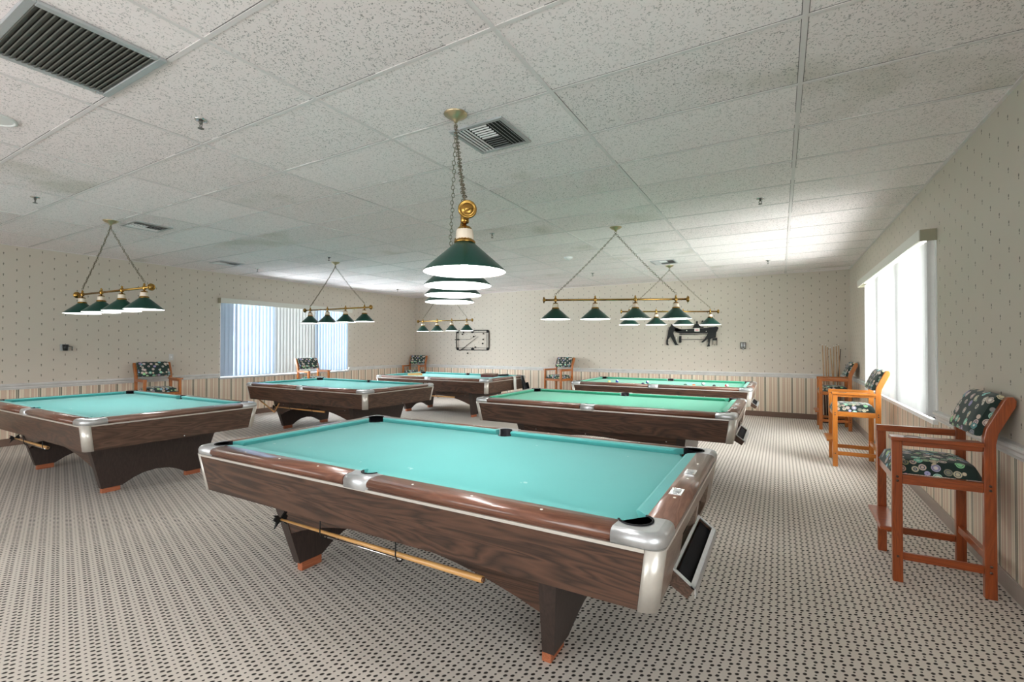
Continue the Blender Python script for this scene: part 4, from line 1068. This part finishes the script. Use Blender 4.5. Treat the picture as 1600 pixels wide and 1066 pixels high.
def diffuser(cx, cy, w, lab):
    t = thing('ceiling_vent', lab, 'vent', (cx, cy, Z_C), 0, 'square ceiling vents')
    a = w / 2; e = 0.025
    m = MB()
    for bx in ((-a - e, a + e, -a - e, -a), (-a - e, a + e, a, a + e), (-a - e, -a, -a, a), (a, a + e, -a, a)): m.box(*bx, -0.012, 0)
    m.build('vent_frame', M['galv'], t)
    m = MB(); m.box(-a, a, -a, a, -0.002, -0.0005); m.build('duct', M['dark'], t)
    # four banks of vanes
    def vane(x0, y0, x1, y1, tilt):
        d = Vector((x1 - x0, y1 - y0, 0)).normalized(); nn = Vector((-d.y, d.x, 0)); q = MB()
        p = [Vector((x0, y0, 0)), Vector((x1, y1, 0))]
        o1 = nn * 0.002; o2 = nn * 0.007 * tilt
        z0, z1 = Vector((0, 0, -0.012)), Vector((0, 0, -0.005))
        q.hexa([tuple(p[0] + o2 - o1 + z0), tuple(p[1] + o2 - o1 + z0), tuple(p[1] + o2 + o1 + z0), tuple(p[0] + o2 + o1 + z0), tuple(p[0] - o1 + z1), tuple(p[1] - o1 + z1), tuple(p[1] + o1 + z1), tuple(p[0] + o1 + z1)])
        q.build('vane', M['white'] if tilt > 0 else M['galv'], t)
    st = w * 0.30 / 4
    for i in range(4): vane(-a + st * (i + 0.6), -a, -a + st * (i + 0.6), a, 0.6)
    for i in range(4): vane(a - st * (i + 0.7), -a, a - st * (i + 0.7), a, -1)
    for i in range(6): vane(-a + w * 0.32, -a + w * 0.5 * (i + 0.6) / 6, a - w * 0.32, -a + w * 0.5 * (i + 0.6) / 6, 0.8)
    for i in range(6): vane(-a + w * 0.32, a - w * 0.5 * (i + 0.6) / 6, a - w * 0.32, a - w * 0.5 * (i + 0.6) / 6, -1)
diffuser(-1.71, 2.69, 0.36, 'square air vent beside the canopy of the foreground lamp')
diffuser(-6.60, 2.67, 0.34, 'square air vent beside the canopy of the far left lamp')
diffuser(-8.33, 4.56, 0.34, 'square air vent above the left-hand window')
diffuser(-1.71, 8.22, 0.34, 'square air vent beside the canopy of the farthest right lamp')
def sprinkler(x, y, lab):
    t = thing('sprinkler', lab, 'sprinkler', (x, y, Z_C), 0, 'ceiling sprinklers')
    m = MB(); m.lathe([(0.036, -0.001), (0.034, -0.006), (0.014, -0.009), (0.013, -0.001)], 20); m.build('escutcheon', M['steel'], t)
    m = MB(); m.tube([(0, 0, -0.006), (0, 0, -0.028)], 0.010, 10)
    m.tube([(-0.009, 0, -0.026), (-0.013, 0, -0.040), (-0.003, 0, -0.054)], 0.003, 6); m.tube([(0.009, 0, -0.026), (0.013, 0, -0.040), (0.003, 0, -0.054)], 0.003, 6)
    m.build('sprinkler_body', M['grille'], t)
    m = MB(); m.lathe([(0.0005, -0.053), (0.018, -0.055), (0.018, -0.058), (0.0005, -0.058)], 14); m.build('deflector', M['grille'], t)
for x, y, lab in ((-3.188, 1.578, 'ceiling sprinkler nearest the large return grille'), (-6.241, 1.607, 'ceiling sprinkler at the far left, nearer than the far left lamp'), (-0.158, 5.143, 'ceiling sprinkler nearest the right wall, in front'),
               (-3.19, 5.048, 'ceiling sprinkler right of the foreground lamp shades'), (-6.342, 5.08, 'ceiling sprinkler beside the canopy of the lamp before the left blind'), (-8.45, 5.175, 'ceiling sprinkler over the left-hand window'),
               (-8.417, 8.821, 'ceiling sprinkler near the far left corner'), (-0.166, 8.952, 'ceiling sprinkler near the far right corner'), (-3.209, 8.801, 'ceiling sprinkler near the back wall in the middle')):
    sprinkler(x, y, lab)
t = thing('smoke_detector', 'white smoke detector on the ceiling left of the middle right lamp', 'smoke detector', (-2.971, 7.015, Z_C))
m = MB(); m.lathe([(0.07, -0.0005), (0.07, -0.012), (0.055, -0.030), (0.030, -0.038), (0.0005, -0.040)], 24); m.build('housing', M['white'], t)
m = MB(); m.lathe([(0.012, -0.038), (0.010, -0.050), (0.0005, -0.052)], 12); m.build('sensor', M['galv'], t)
t = thing('ceiling_speaker', 'round white ceiling speaker at the left edge', 'speaker', (-4.30, 0.90, Z_C))
m = MB(); m.lathe([(0.12, -0.0005), (0.12, -0.008), (0.108, -0.012), (0.102, -0.006)], 32); m.build('speaker_ring', M['white'], t)
m = MB(); m.lathe([(0.102, -0.006), (0.05, -0.009), (0.0005, -0.010)], 32); m.build('speaker_grille', M['white'], t)

# ================================================================== WALL THINGS
# flat black metal outline of a pool table with cues, on the back wall
t = thing('billiard_wall_art', 'black metal wall art outlining a pool table with cues and balls', 'wall art', (-7.41, Y_B, 1.58))
yy = -0.02
def rr(w, h, r=0.05, n=4):
    pts = []
    for cx_, cy_, a in ((w - r, h - r, 0), (-w + r, h - r, 90), (-w + r, -h + r, 180), (w - r, -h + r, 270)):
        for i in range(n + 1):
            q = math.radians(a + 90 * i / n); pts.append((cx_ + r * math.cos(q), yy, cy_ + r * math.sin(q)))
    return pts + [pts[0]]
AW, AH = 0.545, 0.27
m = MB(); m.tube(rr(AW, AH), 0.012, 6, cap=False); m.build('outer_frame', M['wrought'], t)
m = MB(); m.tube(rr(AW - 0.065, AH - 0.055, 0.02), 0.005, 6, cap=False); m.build('inner_frame', M['wrought'], t)
for px_ in (-AW + 0.04, 0, AW - 0.04):
    for pz_ in (-AH + 0.03, AH - 0.03):
        m = MB(); m.lathe([(0.0005, -0.015), (0.036, -0.012), (0.040, 0), (0.036, 0.012), (0.0005, 0.015)], 14, (px_, yy, pz_), 'y'); m.build('pocket_disc', M['wrought'], t)
m = MB(); m.tube([(-0.42, yy - 0.012, -0.29), (-0.26, yy - 0.012, -0.20)], [0.013, 0.010], 8); m.tube([(-0.26, yy - 0.012, -0.20), (0.19, yy - 0.012, 0.10)], [0.008, 0.004], 8); m.build('cue', M['wrought'], t)
m = MB(); m.tube([(-0.59, yy - 0.012, 0.02), (-0.44, yy - 0.012, 0.02)], 0.013, 8); m.tube([(-0.44, yy - 0.012, 0.02), (-0.08, yy - 0.012, 0.025), (0.12, yy - 0.012, 0.13)], 0.004, 8); m.build('cue', M['wrought'], t)
for (bx_, bz_) in ((-0.34, 0.17), (-0.30, 0.22), (0.04, 0.10), (0.36, 0.02), (0.34, -0.09), (0.10, -0.19), (-0.16, -0.36), (0.37, 0.18)):
    m = MB(); m.lathe([(0.0005, -0.012), (0.020, -0.008), (0.020, 0.008), (0.0005, 0.012)], 12, (bx_, yy - 0.004, bz_), 'y'); m.build('metal_ball', M['wrought'], t)

# silhouette art of players at a table
t = thing('player_silhouette_art', 'black cut-out wall art of players around a pool table', 'wall art', (-1.67, Y_B, 1.62))
S_ = 1.09 / 82.0     # metres per pixel on the back wall
def plate(name, pts, mk='wrought', d0=0.022, d1=0.034):
    m = MB(); q = [((p[0] - 1080.5) * S_, (527.0 - p[1]) * S_) for p in pts]
    m.prism(q, lambda p: (p[0], -d1, p[1]), lambda p: (p[0], -d0, p[1])); return m.build(name, M[mk], t)
plate('table_top', [(1055, 512.5), (1067, 514.5), (1107, 513), (1119, 511), (1121.5, 513), (1120, 519), (1112, 521), (1064, 521.5), (1057, 519)])
plate('table_rim', [(1062, 522.3), (1106, 522), (1106, 523), (1063, 523.5)])
plate('table_leg', [(1062.3, 525.5), (1066, 525.5), (1065.5, 536.8), (1062, 536.8)])
plate('table_stretcher', [(1066, 531), (1100, 531), (1100, 531.8), (1066, 531.8)])
plate('leaning_player', [(1050, 505.5), (1053.5, 507), (1053.5, 509.5), (1061, 513), (1068, 516.5), (1061, 518), (1054, 517), (1053, 521), (1056, 530), (1059, 538), (1062, 540.5), (1056, 540.5), (1053, 535), (1048.5, 526), (1045, 531), (1044.5, 537), (1046, 541), (1042, 540.5), (1041.7, 533), (1044, 524), (1045, 516), (1047, 511), (1049.5, 508)])
plate('standing_player', [(1083, 512.8), (1086.5, 507), (1089, 505.5), (1088.5, 502.5), (1090, 501.2), (1091.5, 502.8), (1091, 505.5), (1094, 508), (1095.5, 511), (1100, 511), (1100, 512.8)])
plate('far_player_head', [(1097, 501.6), (1099, 500.5), (1100.5, 502), (1099.5, 504.5), (1098, 507), (1097, 505)])
plate('seated_player', [(1107, 512), (1121, 511.5), (1122, 514), (1119, 520), (1118, 528.5), (1112, 529.5), (1110, 531), (1109, 539), (1109.5, 542.5), (1105, 543), (1107, 537), (1106.3, 530), (1102, 534), (1099, 536.5), (1096, 536), (1101, 531), (1105, 525), (1107, 520)], d0=0.036, d1=0.046)
plate('bar_stool', [(1113, 529.8), (1120, 529), (1120, 530), (1119.8, 541), (1119, 541), (1119, 532.8), (1114, 532.8), (1114, 540), (1113.3, 540)])
m = MB(); m.lathe([(0.0005, -0.05), (0.010, -0.048), (0.010, -0.036)], 10, ((1074.3 - 1080.5) * S_, 0, (527 - 516.8) * S_), 'y'); m.lathe([(0.0005, -0.05), (0.010, -0.048), (0.010, -0.036)], 10, ((1104 - 1080.5) * S_, 0, (527 - 518.5) * S_), 'y'); m.build('white_dots', M['sight'], t)
m = MB(); m.box((1086.2 - 1080.5) * S_, (1094 - 1080.5) * S_, -0.040, -0.034, (527 - 518.5) * S_, (527 - 513.4) * S_); cdp = m.build('price_card', M['sight'], t)
m = MB()
for z in (514.9, 516.4): m.box((1087.6 - 1080.5) * S_, (1092.6 - 1080.5) * S_, -0.042, -0.040, (527 - z - 0.9) * S_, (527 - z) * S_)
m.build('card_print', M['pinkcard'], cdp)
m = MB(); 
for dx in (-0.3, 0.3): m.tube([(dx, -0.024, -0.02), (dx, 0, -0.02)], 0.006, 6)
m.build('wall_mounts', M['steel'], t)

# chrome chalk holder on the back wall, black sharpener on the left wall, switch plates
t = thing('wall_fixture', 'small silver fixture on the back wall right of the silhouette art', 'wall fixture', (-0.655, Y_B, 1.43))
m = MB(); m.box(-0.055, 0.055, -0.012, 0, -0.07, 0.07); m.build('back_plate', M['grille'], t, bevel=0.003)
for x in (-0.022, 0.022):
    m = MB(); m.tube([(x, -0.03, -0.055), (x, -0.03, 0.055)], 0.018, 12); m.build('chrome_tube', M['alu'], t)
m = MB(); m.tube([(0, -0.03, -0.055), (0, -0.03, -0.095)], [0.014, 0.008], 10); m.build('nozzle', M['galv'], t)
t = thing('wall_fixture', 'small black and steel fixture on the left wall below the far left lamp', 'wall fixture', (X_L, 2.79, 1.40), PI / 2)
m = MB(); m.box(-0.05, 0.05, -0.02, 0, -0.05, 0.05); m.build('back_plate', M['galv'], t, bevel=0.003)
m = MB(); m.tube([(0.0, -0.05, -0.05), (0.0, -0.05, 0.045)], [0.028, 0.036], 14); m.build('cup', M['black'], t)
m = MB(); m.tube([(0.03, -0.05, 0.02), (0.075, -0.06, 0.01), (0.075, -0.06, -0.05)], 0.008, 8); m.build('crank', M['grille'], t)
def plate_(x, y, z, rz, lab):
    t = thing('outlet_plate', lab, 'wall plate', (x, y, z), rz)
    m = MB(); m.box(-0.036, 0.036, -0.006, 0, -0.058, 0.058); m.build('cover', M['rail_paint'], t, bevel=0.002)
    m = MB(); m.box(-0.010, 0.010, -0.010, -0.006, -0.018, 0.018); m.build('toggle', M['white'], t)
plate_(X_L, 4.24, 1.22, PI / 2, 'beige switch plate on the left wall above the tall chair')
